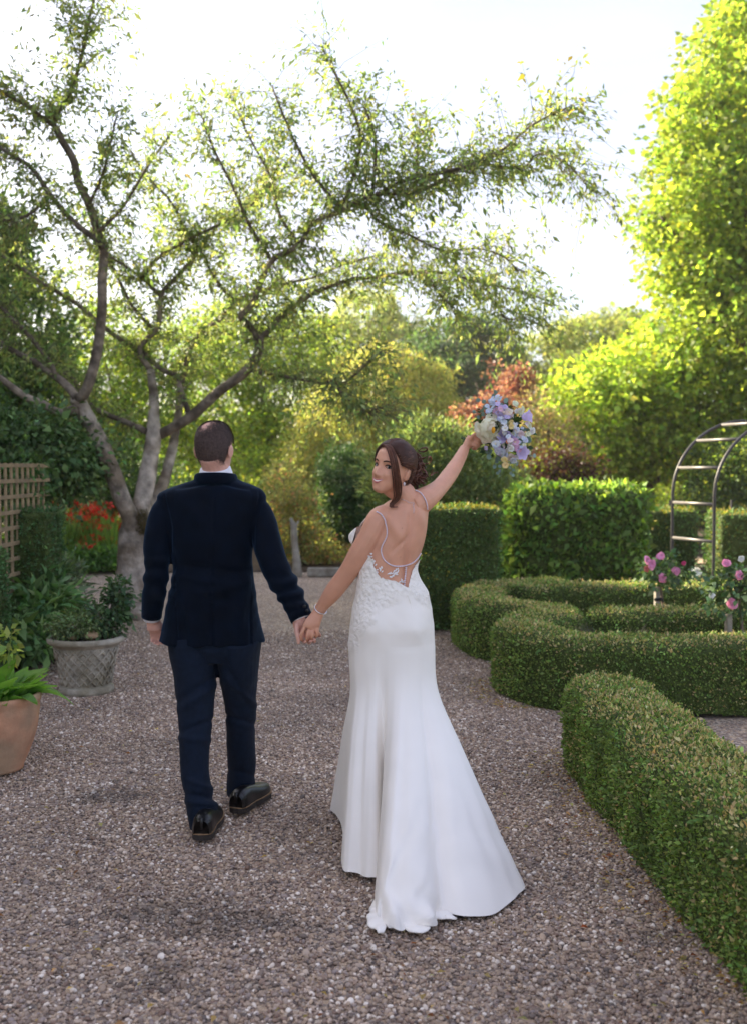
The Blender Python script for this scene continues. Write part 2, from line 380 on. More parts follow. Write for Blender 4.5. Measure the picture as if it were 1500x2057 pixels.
    ad = t.nodes.new('ShaderNodeMath'); ad.operation = 'ADD'; t.links.new(prev, ad.inputs[0]); t.links.new(ml.outputs[0], ad.inputs[1])
    rr = t.nodes.new('ShaderNodeMapRange'); rr.inputs[1].default_value = .5; rr.inputs[2].default_value = 1.7; rr.inputs[3].default_value = .55; rr.inputs[4].default_value = 1.0; t.links.new(ad.outputs[0], rr.inputs[0])
    x2 = t.nodes.new('ShaderNodeMix'); x2.data_type = 'RGBA'; x2.blend_type = 'MULTIPLY'; x2.inputs[0].default_value = 1; t.links.new(x_.outputs[2], x2.inputs[6]); t.links.new(rr.outputs[0], x2.inputs[7])
    t.links.new(x2.outputs[2], b.inputs['Base Color'])
    me.materials.append(m)
    o = bpy.data.objects.new('gravel', me); COL.objects.link(o); tag(o, 'loose grey and tan gravel of the garden path', 'gravel', kind='stuff')
    ng = bpy.data.node_groups.new('pebbles', 'GeometryNodeTree')
    ng.interface.new_socket('Geometry', in_out='INPUT', socket_type='NodeSocketGeometry'); ng.interface.new_socket('Geometry', in_out='OUTPUT', socket_type='NodeSocketGeometry')
    N = ng.nodes.new; gi = N('NodeGroupInput'); go = N('NodeGroupOutput'); ico = N('GeometryNodeMeshIcoSphere'); ico.inputs['Subdivisions'].default_value = 2; ico.inputs['Radius'].default_value = 1
    ss = N('GeometryNodeSetShadeSmooth'); sm = N('GeometryNodeSetMaterial'); sm.inputs['Material'].default_value = m
    ip = N('GeometryNodeInstanceOnPoints'); m2p = N('GeometryNodeMeshToPoints')
    def na(nm):
        q = N('GeometryNodeInputNamedAttribute'); q.data_type = 'FLOAT_VECTOR'; q.inputs['Name'].default_value = nm
        return [s_ for s_ in q.outputs if s_.enabled and s_.name == 'Attribute'][0]
    K = ng.links.new
    K(gi.outputs[0], m2p.inputs[0]); K(m2p.outputs[0], ip.inputs['Points']); K(ico.outputs['Mesh'], ss.inputs[0]); K(ss.outputs[0], sm.inputs[0]); K(sm.outputs[0], ip.inputs['Instance'])
    K(na('rot'), ip.inputs['Rotation']); K(na('scl'), ip.inputs['Scale']); K(ip.outputs[0], go.inputs[0])
    md = o.modifiers.new('pebbles', 'NODES'); md.node_group = ng
pebbles()
# fallen leaves and blossom husks on the gravel
def litter():
    n = 900
    y = 2.9 + rng.random(n) ** 1.3 * 8; x = (rng.random(n) * 2 - 1) * .37 * y
    cl = n3(np.stack([x, y, 0 * x], 1), 2.2, 5) > -.05
    ok = cl & ((x < 1.0) | (y > 6)) & ~((x > .8) & (y > 5.8)) & (np.abs(x) < 3); x, y = x[ok], y[ok]; n = len(x)
    hy = 3 + 2.9 * rng.random(420); hx2 = np.interp(hy, [2.7, 3.3, 3.9, 4.8, 5.6, 6.2], [1.19, 1.14, 1.09, 1.04, 1.03, 1.1]) - np.abs(rng.normal(0, .10, 420))
    a2 = rng.random(260) * PI + PI * .5; hx3 = 1.12 + np.cos(a2) * .30 - np.abs(rng.normal(0, .09, 260)); hy3 = 7.4 + np.sin(a2) * .5
    x = np.concatenate([x, hx2, hx3]); y = np.concatenate([y, hy, hy3]); n = len(x)
    p = np.stack([x, y, .004 + .006 * rng.random(n)], 1)
    a = rng.random(n) * 6.28; d = unit(np.stack([np.cos(a), np.sin(a), rng.normal(0, .15, n)], 1)); nm = unit(np.stack([rng.normal(0, .3, n), rng.normal(0, .3, n), np.ones(n)], 1))
    c = leafcols(n, srgb(196, 170, 112), .25, srgb(150, 96, 56), .3)
    Ln = .018 * np.exp(rng.normal(0, .35, n))
    V, Fc, C = leaf_arrays(p, d, nm, Ln, Ln * .5, c)
    tag(mk('fallen_leaves', V, Fc, LEAF, None, C), 'small dry leaves scattered over the gravel path', 'leaves', kind='stuff')
litter()

# weathered timber kerb along the far bed
SLEEPER = mat('weathered_timber', srgb(168, 162, 152), .9, .25, 12, .006, 60, col2=srgb(140, 132, 120))
a, b2 = G(618, 1158), G(690, 1158)
o = mk('timber_edging', *box(((a + b2) / 2 + (0, .05, .06)), (b2[0] - a[0], .1, .13), 0, .012), SLEEPER, smooth=False)
tag(o, 'short grey timber edging board at the back of the gravel, left of the bride\'s arm', 'edging')
b3 = G(735, 1158)
o = mk('timber_edging', *box(((b2 + b3) / 2 + (.03, .06, .06)), (b3[0] - b2[0], .1, .12), .03, .012), SLEEPER, smooth=False)
tag(o, 'grey timber edging board behind the bride\'s lower left arm', 'edging')
# ================================================================== clipped hedges
CORE = mat('hedge_core', srgb(70, 82, 40), .95, .5, 30, .02, 60)
def hedge_core(path, width, height, rnd=.12, endr=None, n=60, seed=0, rough=.012, z0=0.0):
    """sheared hedge body swept along a plan path; rounded shoulders, ends rounded in plan"""
    p = smoothpath([(x, y, 0) for x, y in path], n); T = np.gradient(p, axis=0); T = unit(T); Nn = np.stack([-T[:, 1], T[:, 0], 0 * T[:, 0]], 1)
    s = np.concatenate([[0], np.cumsum(np.linalg.norm(np.diff(p, axis=0), axis=1))]); tot = s[-1]
    er = endr if endr is not None else width / 2
    # extend rings into the end caps
    rings = []
    for a in (3, 25, 45, 62, 78): rings.append((p[0] - T[0] * er * math.cos(R(a)), Nn[0], math.sin(R(a))))
    for i in range(len(p)): rings.append((p[i], Nn[i], 1.0))
    for a in (78, 62, 45, 25, 3): rings.append((p[-1] + T[-1] * er * math.cos(R(a)), Nn[-1], math.sin(R(a))))
    hw = width / 2; prof = []
    for z in np.linspace(0, height - rnd, 6): prof.append((-hw * (1 - .06 * (1 - z / height)), z))
    for a in (22, 45, 68): prof.append((-hw + rnd * (1 - math.cos(R(a))), height - rnd + rnd * math.sin(R(a))))
    for x in np.linspace(-hw + rnd, hw - rnd, 4): prof.append((x, height))
    prof += [(-x, z) for x, z in prof[:9][::-1]]
    V = []; k = len(prof)
    for c, nn, f in rings:
        for x, z in prof: V.append(c + nn * x * f + np.array((0, 0, z0 + z * (1 if f > .99 else .97 + .03 * f))))
    V = np.array(V); nr = len(rings)
    Fc = [(i * k + j + 1, i * k + j, (i + 1) * k + j, (i + 1) * k + j + 1) for i in range(nr - 1) for j in range(k - 1)]
    Fc = [f[::-1] for f in Fc]
    q = V + np.stack([n3(V, 5, seed), n3(V, 5.3, seed + 1), n3(V, 4.7, seed + 2)], 1) * rough + np.stack([n3(V, 14, seed), n3(V, 13, seed + 1), n3(V, 15, seed + 2)], 1) * rough * .6
    q[:, 2] = np.maximum(q[:, 2], z0)
    cen = V.reshape(nr, k, 3).mean(1)
    # orientation check
    f = Fc[len(Fc) // 2 + k // 2]; nn = np.cross(q[f[1]] - q[f[0]], q[f[2]] - q[f[0]])
    if nn[2] < 0 and abs(nn[2]) > abs(nn[0]) + abs(nn[1]): Fc = [g[::-1] for g in Fc]
    return q, Fc
def hedge(name, label, path, width, height, dens, leaf, base, top=None, ptop=.5, rnd=.1, endr=None, n=60, seed=0, mat_=None, asp=.55, group=None, sprig=0, out=.6, var=.3, rough=.012, cores=None):
    V, Fc = hedge_core(path, width, height, rnd, endr, n, seed, rough)
    c = V.mean(0); t = thing(name, (c[0], c[1], 0), label, 'hedge', group)
    ctr = c.copy()
    mk('inner_growth', V - 0, Fc, CORE, t)
    _, _, area = sample_surface(V, Fc, 4)
    nl = int(area * dens); p, nm, _ = sample_surface(V, Fc, nl)
    # make normals point outward from the nearest path point
    pth = smoothpath([(x, y, 0) for x, y in path], n); ax = pth[np.argmin(((p[:, None, :2] - pth[None, ::3, :2]) ** 2).sum(-1), axis=1) * 3] + np.array([0, 0, height * .4])
    sg = np.sign(((p - ax) * nm).sum(1)); nm = nm * np.where(sg == 0, 1, sg)[:, None]
    vis = (nm[:, 1] < .75) | (rng.random(nl) < .25); p, nm = p[vis], nm[vis]; nl = len(p)
    p = p + nm * (rng.normal(-.002, .010, nl) * leaf / .018)[:, None]
    d = unit(nm * out + rng.normal(size=(nl, 3)) * .55 + np.array([0, 0, .22])); ln = unit(nm * .7 + rng.normal(size=(nl, 3)) * .7 + np.array([0, 0, .2]))
    Ln = leaf * np.exp(rng.normal(0, .25, nl))
    col = leafcols(nl, base, var)
    col *= (1 + .35 * n3(p, 6, seed))[:, None]
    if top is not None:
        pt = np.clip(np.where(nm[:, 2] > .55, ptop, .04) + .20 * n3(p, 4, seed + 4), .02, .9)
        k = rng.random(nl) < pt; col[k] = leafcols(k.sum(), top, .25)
    v, f, cc = leaf_arrays(p, d, ln, Ln, Ln * asp, np.clip(col, .004, .8))
    mk('foliage', v, f, mat_ or LEAFD, t, cc)
    return t
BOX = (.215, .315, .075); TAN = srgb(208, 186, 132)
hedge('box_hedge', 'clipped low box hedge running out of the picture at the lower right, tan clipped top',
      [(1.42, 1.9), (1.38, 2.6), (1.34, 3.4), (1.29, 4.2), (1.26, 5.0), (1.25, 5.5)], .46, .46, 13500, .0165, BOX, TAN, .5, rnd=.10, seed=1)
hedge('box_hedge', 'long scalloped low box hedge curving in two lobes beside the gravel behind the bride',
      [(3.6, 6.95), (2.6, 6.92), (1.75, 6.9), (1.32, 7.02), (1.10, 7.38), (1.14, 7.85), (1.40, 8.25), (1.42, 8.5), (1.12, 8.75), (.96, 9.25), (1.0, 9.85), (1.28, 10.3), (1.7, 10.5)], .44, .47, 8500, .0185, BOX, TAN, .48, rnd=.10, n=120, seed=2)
hedge('box_hedge', 'straight low box hedge in the middle of the parterre, between the two rose standards',
      [(1.92, 8.3), (2.6, 8.3), (3.8, 8.25)], .42, .47, 6000, .021, BOX, TAN, .44, rnd=.08, seed=3)
hedge('box_hedge', 'rearmost low box hedge, in front of the tall leafy green hedge block',
      [(1.55, 10.05), (2.4, 10.15), (4.2, 10.1)], .45, .47, 4500, .024, BOX, TAN, .42, rnd=.08, seed=4)
YEW = (.11, .195, .06); YEW_LIT_TOP = srgb(150, 140, 60)  # yellow leaves on the yew tops put the sunlight there into the colour
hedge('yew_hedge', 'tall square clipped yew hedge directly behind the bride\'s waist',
      [(.46, 10.55), (.8, 10.58), (1.19, 10.6)], .6, 1.19, 3800, .034, YEW, YEW_LIT_TOP, .45, rnd=.04, endr=.05, n=30, seed=5, asp=.4, rough=.010)
hedge('yew_hedge', 'dark clipped yew hedge set back between the square yew and the leafy block',
      [(1.0, 13.6), (2.3, 13.7)], .7, 1.05, 1800, .042, YEW, YEW_LIT_TOP, .4, rnd=.04, endr=.05, n=24, seed=6, asp=.4)
hedge('yew_hedge', 'dark clipped yew hedge just left of the garden gate, behind the metal arch',
      [(3.9, 15.2), (4.55, 15.2)], .8, .98, 1600, .046, YEW, YEW_LIT_TOP, .45, rnd=.04, endr=.05, n=24, seed=7, asp=.4)
hedge('yew_hedge', 'clipped yew hedge at the right edge, right of the garden gate',
      [(4.35, 13.3), (5.6, 13.2)], .8, 1.02, 1700, .044, YEW, YEW_LIT_TOP, .45, rnd=.05, endr=.05, n=24, seed=8, asp=.4)
hedge('yew_hedge', 'narrow clipped yew block in front of the wooden trellis at the left',
      [(-2.96, 8.72), (-2.68, 8.72)], .42, 1.24, 4200, .03, (.085, .17, .06), None, rnd=.05, endr=.04, n=20, seed=9, asp=.38)
hedge('yew_hedge', 'clipped yew block cut off by the left edge, in front of the trellis foot',
      [(-3.15, 7.7), (-2.78, 7.7)], .36, .98, 4200, .03, (.085, .17, .06), None, rnd=.05, endr=.04, n=20, seed=10, asp=.38)
hedge('leafy_hedge', 'broad rounded hedge block of large bright green leaves behind the box hedges',
      [(1.86, 12.6), (2.4, 12.62), (3.02, 12.6)], .9, 1.33, 1500, .085, (.17, .28, .075), srgb(140, 165, 70), .3, rnd=.22, endr=.22, n=30, seed=11, mat_=LEAF, asp=.5, out=.25, rough=.05)
# ================================================================== the cherry tree
def rpath(pts, y0, y1=None, yend=None):
    """pixel polyline -> 3-D, depth running from y0 to y1"""
    k = len(pts); y1 = y0 if y1 is None else y1
    return np.array([P(u, v, y0 + (y1 - y0) * i / (k - 1)) for i, (u, v) in enumerate(pts)])
TY = 11.2; PXM = F / TY
CHERRY_BARK = mat('cherry_bark', srgb(180, 168, 156), .85, .5, 9, .022, 30, col2=srgb(128, 114, 98))
LIMB_BARK = mat('limb_bark', srgb(146, 132, 118), .85, .5, 11, .018, 34, col2=srgb(104, 92, 80))
TWIG = mat('twig_bark', srgb(110, 96, 84), .9, .3, 12, .004, 60)
def cherry():
    base = G(266, 1242); t = thing('cherry_tree', base, 'spreading cherry tree with forked grey trunk and airy crown behind the groom', 'tree')
    px = lambda r: r / PXM
    trunk = MB()
    tp = [(262, 1248), (264, 1225), (266, 1180), (268, 1120), (274, 1070), (280, 1040)]
    trunk.add(tube(rpath(tp, TY), [px(r) for r in (52, 40, 34, 32, 34, 30)], 20, 30))
    for (du, r) in ((-46, 9), (44, 9), (18, 10), (-20, 10)):   # root flare
        b = G(264 + du, 1246); trunk.add(tube([P(266 + du * .35, 1190, TY), P(264 + du * .6, 1226, TY - abs(du) * .001), b - (0, 0, .02)], [px(16), px(14), px(r)], 10, 8))
    # leaders
    trunk.add(tube(rpath([(272, 1075), (262, 1040), (238, 981), (208, 900), (167, 824), (154, 798)], TY - .05, TY - .5), [px(r) for r in (20, 18, 17, 16, 15, 13)], 16, 26))
    trunk.add(tube(rpath([(282, 1062), (286, 1012), (299, 946), (309, 875), (309, 804), (304, 743)], TY, TY + .25), [px(r) for r in (20, 19, 17, 15, 10, 8)], 16, 26))
    trunk.add(tube(rpath([(296, 1050), (306, 1010), (326, 975), (339, 936), (350, 885), (360, 824), (365, 750)], TY + .12, TY + .7), [px(r) for r in (16, 14, 12, 11, 10, 8, 6)], 14, 26))
    V, Fc = trunk.get(); V = V + np.stack([n3(V, 9), n3(V, 9, 2), 0 * V[:, 0]], 1) * .008
    mk('trunk', V, Fc, CHERRY_BARK, t)
    # moss in the crotch
    q = P(288, 1048, TY - .16); a = unit(rng.normal(size=(900, 3))); p = q + a * np.array([.085, .06, .13]) * rng.random((900, 1)) ** .4
    v, f, c = leaf_arrays(p, unit(a + rng.normal(size=(900, 3)) * .5 - (0, 0, .6)), a, np.full(900, .035), np.full(900, .008), leafcols(900, srgb(96, 84, 48), .3))
    mk('moss', v, f, LEAFD, t, c)
    limbs = [  # pixel path, start depth, end depth, radii px start,end
        ([(154, 822), (120, 824), (91, 814), (51, 794), (0, 758), (-70, 715), (-150, 690)], -.5, -1.1, 11, 5),
        ([(155, 802), (140, 783), (111, 753), (66, 728), (30, 708), (-10, 680), (-90, 600)], -.5, .3, 11, 4),
        ([(158, 800), (167, 790), (187, 738), (200, 677), (203, 622), (208, 561), (208, 501), (198, 466), (177, 415), (157, 365), (147, 319), (122, 279), (109, 251)], -.5, -1.2, 12, 6),
        ([(109, 251), (91, 238), (51, 208), (0, 182), (-60, 150)], -1.2, -1.6, 5, 2.5),
        ([(109, 251), (117, 223), (137, 193), (157, 152), (167, 96), (177, 46), (192, 0), (200, -50)], -1.2, -1.3, 5, 2),
        ([(204, 495), (198, 486), (152, 446), (101, 390), (66, 339), (25, 309), (0, 289), (-60, 240)], -1.05, -.4, 7, 3),
        ([(111, 753), (101, 728), (61, 677), (25, 642), (-10, 605), (-60, 560)], -.3, .5, 6, 3),
        ([(324, 872), (350, 857), (385, 834), (436, 789), (486, 748), (517, 713), (524, 692)], .2, -.5, 12, 9),
        ([(524, 692), (499, 652), (486, 634), (507, 611), (527, 566), (547, 525), (601, 490), (632, 450), (687, 422), (728, 404), (753, 389), (804, 364), (870, 349), (905, 338), (971, 326), (1012, 298), (1057, 258), (1108, 232), (1133, 222)], -.5, -1.6, 8, 1.6),
        ([(753, 389), (829, 389), (855, 377), (905, 349), (956, 328), (1000, 336), (1047, 341), (1078, 313), (1113, 313), (1148, 334), (1179, 379)], -1.15, -1.0, 4.5, 1.2),
        ([(524, 694), (527, 680), (537, 662), (567, 637), (601, 604), (638, 581), (703, 558), (753, 556), (814, 544), (855, 546), (905, 551), (971, 567), (1040, 585), (1092, 600)], -.5, .2, 8, 1.5),
        ([(502, 744), (583, 758), (659, 766), (699, 763), (735, 728), (765, 703)], -.4, -1.2, 4, 1.5),
        ([(659, 766), (675, 780), (689, 794), (730, 822), (770, 820)], -.95, -1.3, 3, 1.2),
        ([(292, 866), (270, 852), (243, 844), (203, 824), (177, 804), (150, 770), (118, 740)], .1, 1.0, 8, 4),
        ([(380, 830), (362, 783), (355, 758), (324, 738), (284, 708), (228, 672), (152, 611), (91, 571), (51, 540), (-10, 505)], .05, .7, 7, 3.5),
        ([(365, 770), (375, 713), (405, 672), (441, 642), (471, 606), (517, 586), (583, 571), (633, 556), (700, 530), (770, 510)], .5, 1.0, 7, 2),
        ([(304, 745), (279, 702), (314, 652), (324, 596), (355, 556), (385, 525), (400, 505), (456, 441), (507, 400), (560, 350)], .25, .6, 8, 2.5),
        ([(400, 507), (375, 456), (344, 410), (294, 350), (262, 300)], .5, .2, 4, 1.8),
        ([(324, 596), (284, 561), (223, 520), (170, 500)], .4, .9, 5, 2),
        ([(304, 657), (268, 616), (238, 561), (213, 500), (190, 430)], .3, 1.0, 5, 2),
        ([(471, 606), (436, 561), (400, 500), (360, 460)], .75, .3, 4.5, 2),
        ([(284, 560), (324, 517), (390, 476), (456, 441), (520, 395), (560, 330)], .5, -.2, 5, 2),
        ([(687, 420), (637, 359), (596, 288), (561, 217), (548, 175)], -.95, -.6, 4, 1.5),
        ([(687, 420), (708, 349), (723, 278), (700, 200), (660, 120), (650, 95)], -.95, -1.3, 4, 1.5),
        ([(748, 391), (758, 288), (743, 247), (735, 215)], -1.1, -1.2, 4, 1.8),
        ([(834, 386), (837, 293), (845, 260)], -1.1, -.9, 3.2, 1.5),
        ([(728, 408), (774, 450), (824, 475), (885, 501), (956, 501), (1007, 516), (1040, 545)], -1.0, -.5, 3.5, 1.2),
        ([(547, 525), (500, 450), (470, 380), (430, 300), (410, 240)], -.7, -1.0, 4.5, 1.5),
        ([(601, 490), (560, 430), (540, 350), (500, 270), (470, 200)], -.75, -.3, 4, 1.5),
        ([(198, 466), (250, 410), (300, 330), (340, 260)], -1.0, -.8, 4, 1.5),
        ([(177, 415), (210, 350), (225, 290), (235, 240)], -1.05, -1.5, 3.5, 1.5),
        ([(101, 390), (60, 430), (20, 440), (-40, 450)], -.8, -1.2, 4, 2),
        ([(855, 546), (880, 590), (905, 615)], -.2, -.5, 2.5, 1.2),
        ([(971, 567), (1010, 640), (1050, 640), (1085, 655)], .1, -.1, 2.2, 1.0),
    ]
    tips = []; tw = MB()
    for pts, a, b, r0, r1 in limbs:
        p = rpath(pts, TY + a, TY + b); k = len(p)
        jig = rng.normal(0, .012, p.shape); jig[0] = 0; p = p + jig
        rad = np.linspace(1, 0, k) ** .95 * .74 * (px(r0) - px(r1)) + px(r1)
        n = k * 5; V, Fc = tube(p, rad, 8, n); mk('limb', V, Fc, LIMB_BARK if r0 > 6 else TWIG, t)
        q = smoothpath(np.hstack([p, rad[:, None]]), n)
        for i in range(n):
            if q[i, 3] < px(6.5): tips.append((q[i, :3], q[min(i + 1, n - 1), :3] - q[max(i - 1, 0), :3]))
    # twigs off the thin wood
    LP, LD = [], []
    for c, dr in tips:
        f = (c[2] - 1.6) / 5.0
        for _ in range(3 if rng.random() < .8 else 2):
            d = unit(unit(dr) * .6 + rng.normal(size=3) * np.array([.75, .85, .55]) + np.array([0, 0, .12])); ln = .22 + .62 * rng.random() ** 1.2
            m = 5; s = np.linspace(0, 1, m)[:, None]
            pts = c + d * ln * s + np.array([0, 0, -.3]) * s ** 2 * ln + np.cumsum(rng.normal(0, .02, (m, 3)), 0) * (s > 0)
            tw.add(tube(pts, np.linspace(.004, .0012, m), 3, cap=False))
            for _ in range(9 if rng.random() < .8 else 3):
                u = rng.random() ** .7; i = min(int(u * (m - 1)), m - 2); g = u * (m - 1) - i
                LP.append(pts[i] * (1 - g) + pts[i + 1] * g + rng.normal(0, .02, 3)); LD.append(d)
    tw.build('twigs', TWIG, t, kind='stuff')
    LP = np.array(LP); LD = np.array(LD); n = len(LP)
    # leaf sprays: several leaves each
    rep = 2; LP = np.repeat(LP, rep, 0) + rng.normal(0, .026, (n * rep, 3)) * 1.4; LD = np.repeat(LD, rep, 0); n = len(LP)
    d = unit(LD * .45 + rng.normal(size=(n, 3)) * .5 + np.array([0, 0, -.55])); nm = unit(rng.normal(size=(n, 3)) * .8 + np.array([0, 0, .6]))
    Ln = .064 * np.exp(rng.normal(0, .25, n))
    gold = (n3(LP, 1.3, 8) > .45) & (LP[:, 2] > 4.6)
    col = leafcols(n, (.26, .33, .14), .28, (.33, .37, .16), .25); k = gold & (rng.random(n) < .6); col[k] = leafcols(k.sum(), (.42, .34, .08), .25)
    v, f, c = leaf_arrays(LP, d, nm, Ln, Ln * .34, col)
    mk('crown', v, f, LEAF, t, c)
cherry()

# ================================================================== background trees
def tree(name, label, bx, by, lobes, n, leaf, base, trunk_r=.15, h0=None, alt=None, palt=0., cat='tree', group=None, mat_=None, bark=None, **kw):
    """lobes given as (u,v,dy,ru,rv,ry): pixel centre and pixel radii at depth by+dy"""
    t = thing(name, (bx, by, 0), label, cat, group); L3 = []
    for (u, v, dy, ru, rv, ry) in lobes:
        y = by + dy; c = P(u, v, y); s = y / F; L3.append((c[0], c[1], c[2], ru * s, ry, rv * s))
    zc = np.mean([l[2] for l in L3]); tr = MB()
    top = np.array((np.mean([l[0] for l in L3]) * .5 + bx * .5, by, zc))
    tr.add(tube([(bx, by, -.05), (bx + .03, by, zc * .35), top], [trunk_r, trunk_r * .8, trunk_r * .5], 10, 12))
    for l in L3:
        q = np.array(l[:3]); s0 = np.array((bx, by, 0)) + (top - (bx, by, 0)) * (.35 + .5 * rng.random()); s0[2] = min(s0[2], q[2])
        md = (s0 + q) / 2 + rng.normal(0, .12, 3)
        tr.add(tube([s0, md, q, q + unit(q - s0) * l[5] * .5], [trunk_r * .45, trunk_r * .3, trunk_r * .15, .012], 6, 10))
    tr.build('trunk', bark or BARK, t)
    v, f, c = crown(L3, n, leaf, base=base, alt=alt, palt=palt, **kw)
    k = (v.reshape(-1, 4, 3)[:, :, 2].min(1) > .02)
    v = v.reshape(-1, 4, 3)[k].reshape(-1, 3); c = c.reshape(-1, 4, 3)[k].reshape(-1, 3); f = np.arange(len(v)).reshape(-1, 4)
    mk('crown', v, f, mat_ or LEAF, t, c)
    return t
LIME = (.34, .42, .07); MID = (.21, .30, .075); DARK = (.09, .15, .05); OLIVE = (.42, .40, .13)
# tall trees on the left which keep the sun off the garden
tree('tall_tree', 'tall dark tree at the left edge behind the cherry branches', -7.6, 19.5,
     [(-70, 640, 0, 160, 190, 2.2), (-170, 480, .5, 190, 200, 2.5), (20, 700, -1, 120, 130, 1.6), (-60, 470, 0, 110, 110, 1.6), (50, 800, -1.5, 120, 90, 1.6), (-60, 820, -1, 130, 120, 1.6)], 26000, .13, DARK, .25, alt=MID, palt=.3)
for (x, y, h, r) in ((-9.5, 7, 9, 2.7), (-9.8, 11, 9.5, 2.8), (-10, 14.5, 7.6, 2.8), (-10.8, 18, 7.2, 2.8), (-13, 9, 11, 3), (-13, 13, 11, 3), (-13.6, 17, 8, 3), (-9.5, 3, 9, 2.8)):  # unseen trees, added only to keep the foreground in shade
    t = thing('tall_tree', (x, y, 0), 'tall dark tree added out of view beyond the left edge to shade the garden', 'tree', 'added shade trees left of the garden')
    lob = [(x + rng.normal(0, .8), y + rng.normal(0, .8), h * f, r * g, r * g, h * .2) for f, g in ((.25, .8), (.45, 1), (.65, .95), (.85, .65))]
    mb = MB().add(tube([(x, y, -.05), (x, y, h * .8)], [.28, .08], 10)); mb.build('trunk', BARK, t)
    v, f, c = crown(lob, 12000, .28, base=DARK, per=20, clump=.5, shell=.4); mk('crown', v, f, LEAF, t, c)
tree('broad_tree', 'broad bright lime green tree behind the groom\'s head', -2.6, 26,
     [(430, 800, 0, 120, 130, 1.7), (520, 720, .5, 130, 120, 1.8), (590, 800, 0, 100, 130, 1.6), (470, 900, -1, 120, 100, 1.3), (580, 900, -1, 90, 90, 1.2), (440, 690, 1, 90, 80, 1.4), (610, 690, 1, 80, 75, 1.4)], 30000, .10, LIME, .16, alt=MID, palt=.35)
tree('broad_tree', 'mid green tree seen through the fork of the cherry', -5.6, 25,
     [(230, 800, 0, 110, 120, 1.6), (150, 870, 0, 120, 90, 1.6), (300, 850, .5, 90, 110, 1.4), (200, 690, 0, 100, 80, 1.5), (330, 720, 1, 90, 80, 1.5), (100, 780, 0, 90, 90, 1.5)], 22000, .11, MID, .16, alt=LIME, palt=.4, gap=.55)
tree('tall_tree', 'hazy pale green tree top rising behind the domed golden shrub', -.2, 46,
     [(740, 640, 0, 75, 60, 2.4), (690, 700, 0, 70, 70, 2.4), (790, 690, 0, 60, 60, 2.2), (740, 760, 0, 90, 80, 2.4)], 16000, .17, (.34, .38, .16), .22, gap=.5)
tree('round_tree', 'dark green rounded tree between the golden dome and the lime trees', 4.1, 38,
     [(900, 720, 0, 90, 70, 2.5), (970, 720, .5, 75, 65, 2.2), (850, 750, -.5, 60, 60, 2), (930, 780, -1, 120, 70, 2), (950, 670, 0, 40, 35, 1.5)], 32000, .14, (.06, .11, .055), .25, alt=(.1, .16, .07), palt=.3)
tree('broad_tree', 'pale sunlit green tree in the distance, right of the dark rounded tree', 8.6, 40,
     [(1110, 730, 0, 80, 70, 2.4), (1190, 690, 1, 90, 60, 2.4), (1260, 700, 1, 80, 70, 2.4), (1080, 800, 0, 70, 70, 2), (1180, 790, 0, 100, 80, 2)], 30000, .15, (.32, .36, .13), .22, gap=.45)
DOME = [(780, 815, 0, 120, 105, 1.5), (700, 850, -.3, 75, 95, 1.1), (850, 830, .2, 70, 90, 1.1), (760, 760, 0, 75, 60, 1.1), (820, 780, .2, 65, 60, 1.1)]
tree('domed_shrub', 'domed golden olive weeping shrub with fine leaves, above the bride\'s head', .35, 24, DOME, 46000, .085, (.52, .48, .17), .12, alt=(.36, .38, .12), palt=.4, cat='shrub', per=18, clump=.16, shell=.85, droop=1.2, asp=.3)
tree('golden_shrub', 'pale golden loose shrub left of the domed shrub', -.95, 21.5,
     [(660, 850, 0, 55, 60, .6), (630, 920, 0, 60, 60, .7), (690, 920, -.2, 55, 55, .6), (600, 980, 0, 60, 60, .6), (680, 800, .2, 40, 40, .5)], 17000, .06, (.44, .42, .17), .05, alt=(.32, .34, .1), palt=.4, cat='shrub', gap=.45)
tree('holly_shrub', 'dense dark green oval shrub just left of the bride\'s face', -.55, 18.0,
     [(688, 960, 0, 48, 68, .45), (680, 1040, 0, 46, 70, .45), (700, 1010, 0, 44, 90, .4)], 22000, .045, (.07, .13, .045), .05, cat='shrub', shell=.8, clump=.09, mat_=LEAFD)
tree('photinia_shrub', 'airy shrub with reddish tips right of the groom\'s shoulder', -1.2, 17.2,
     [(575, 985, 0, 42, 50, .4), (600, 1040, 0, 40, 55, .4), (560, 1060, 0, 36, 50, .35), (620, 1100, 0, 50, 40, .4), (655, 1120, .2, 60, 30, .4)], 10000, .055, (.42, .42, .19), .04, alt=srgb(228, 160, 136), palt=.12, cat='shrub', gap=.6, clump=.16)
GREY = (.24, .31, .15)
tree('feathery_shrub', 'loose grey green feathery shrub behind the yew hedge, under the bouquet arm', 1.15, 15.6,
     [(800, 960, 0, 70, 75, .6), (880, 930, .2, 75, 85, .6), (950, 970, 0, 70, 70, .6), (1010, 990, 0, 55, 50, .5), (840, 900, .4, 60, 60, .5), (920, 1010, -.3, 100, 40, .5)], 26000, .085, GREY, .05, alt=(.16, .19, .05), palt=.3, cat='shrub', asp=.24, droop=-.5, clump=.17)
tree('copper_tree', 'small tree of coppery red leaves behind the bouquet', 2.15, 21,
     [(960, 790, 0, 45, 45, .6), (1010, 800, 0, 45, 45, .6), (940, 830, 0, 35, 35, .5), (985, 760, 0, 30, 30, .4), (1040, 770, .2, 22, 30, .4), (1000, 850, 0, 55, 40, .5)], 9000, .065, srgb(144, 88, 90), .05, alt=srgb(188, 146, 140), palt=.4, gap=.65, clump=.18)
tree('twiggy_shrub', 'pale brown twiggy shrub right of the bouquet', 3.3, 20,
     [(1100, 870, 0, 50, 55, .5), (1130, 900, 0, 45, 45, .5), (1080, 830, 0, 30, 45, .4)], 5500, .05, srgb(170, 148, 122), .04, alt=srgb(140, 140, 96), palt=.3, cat='shrub', gap=.6)
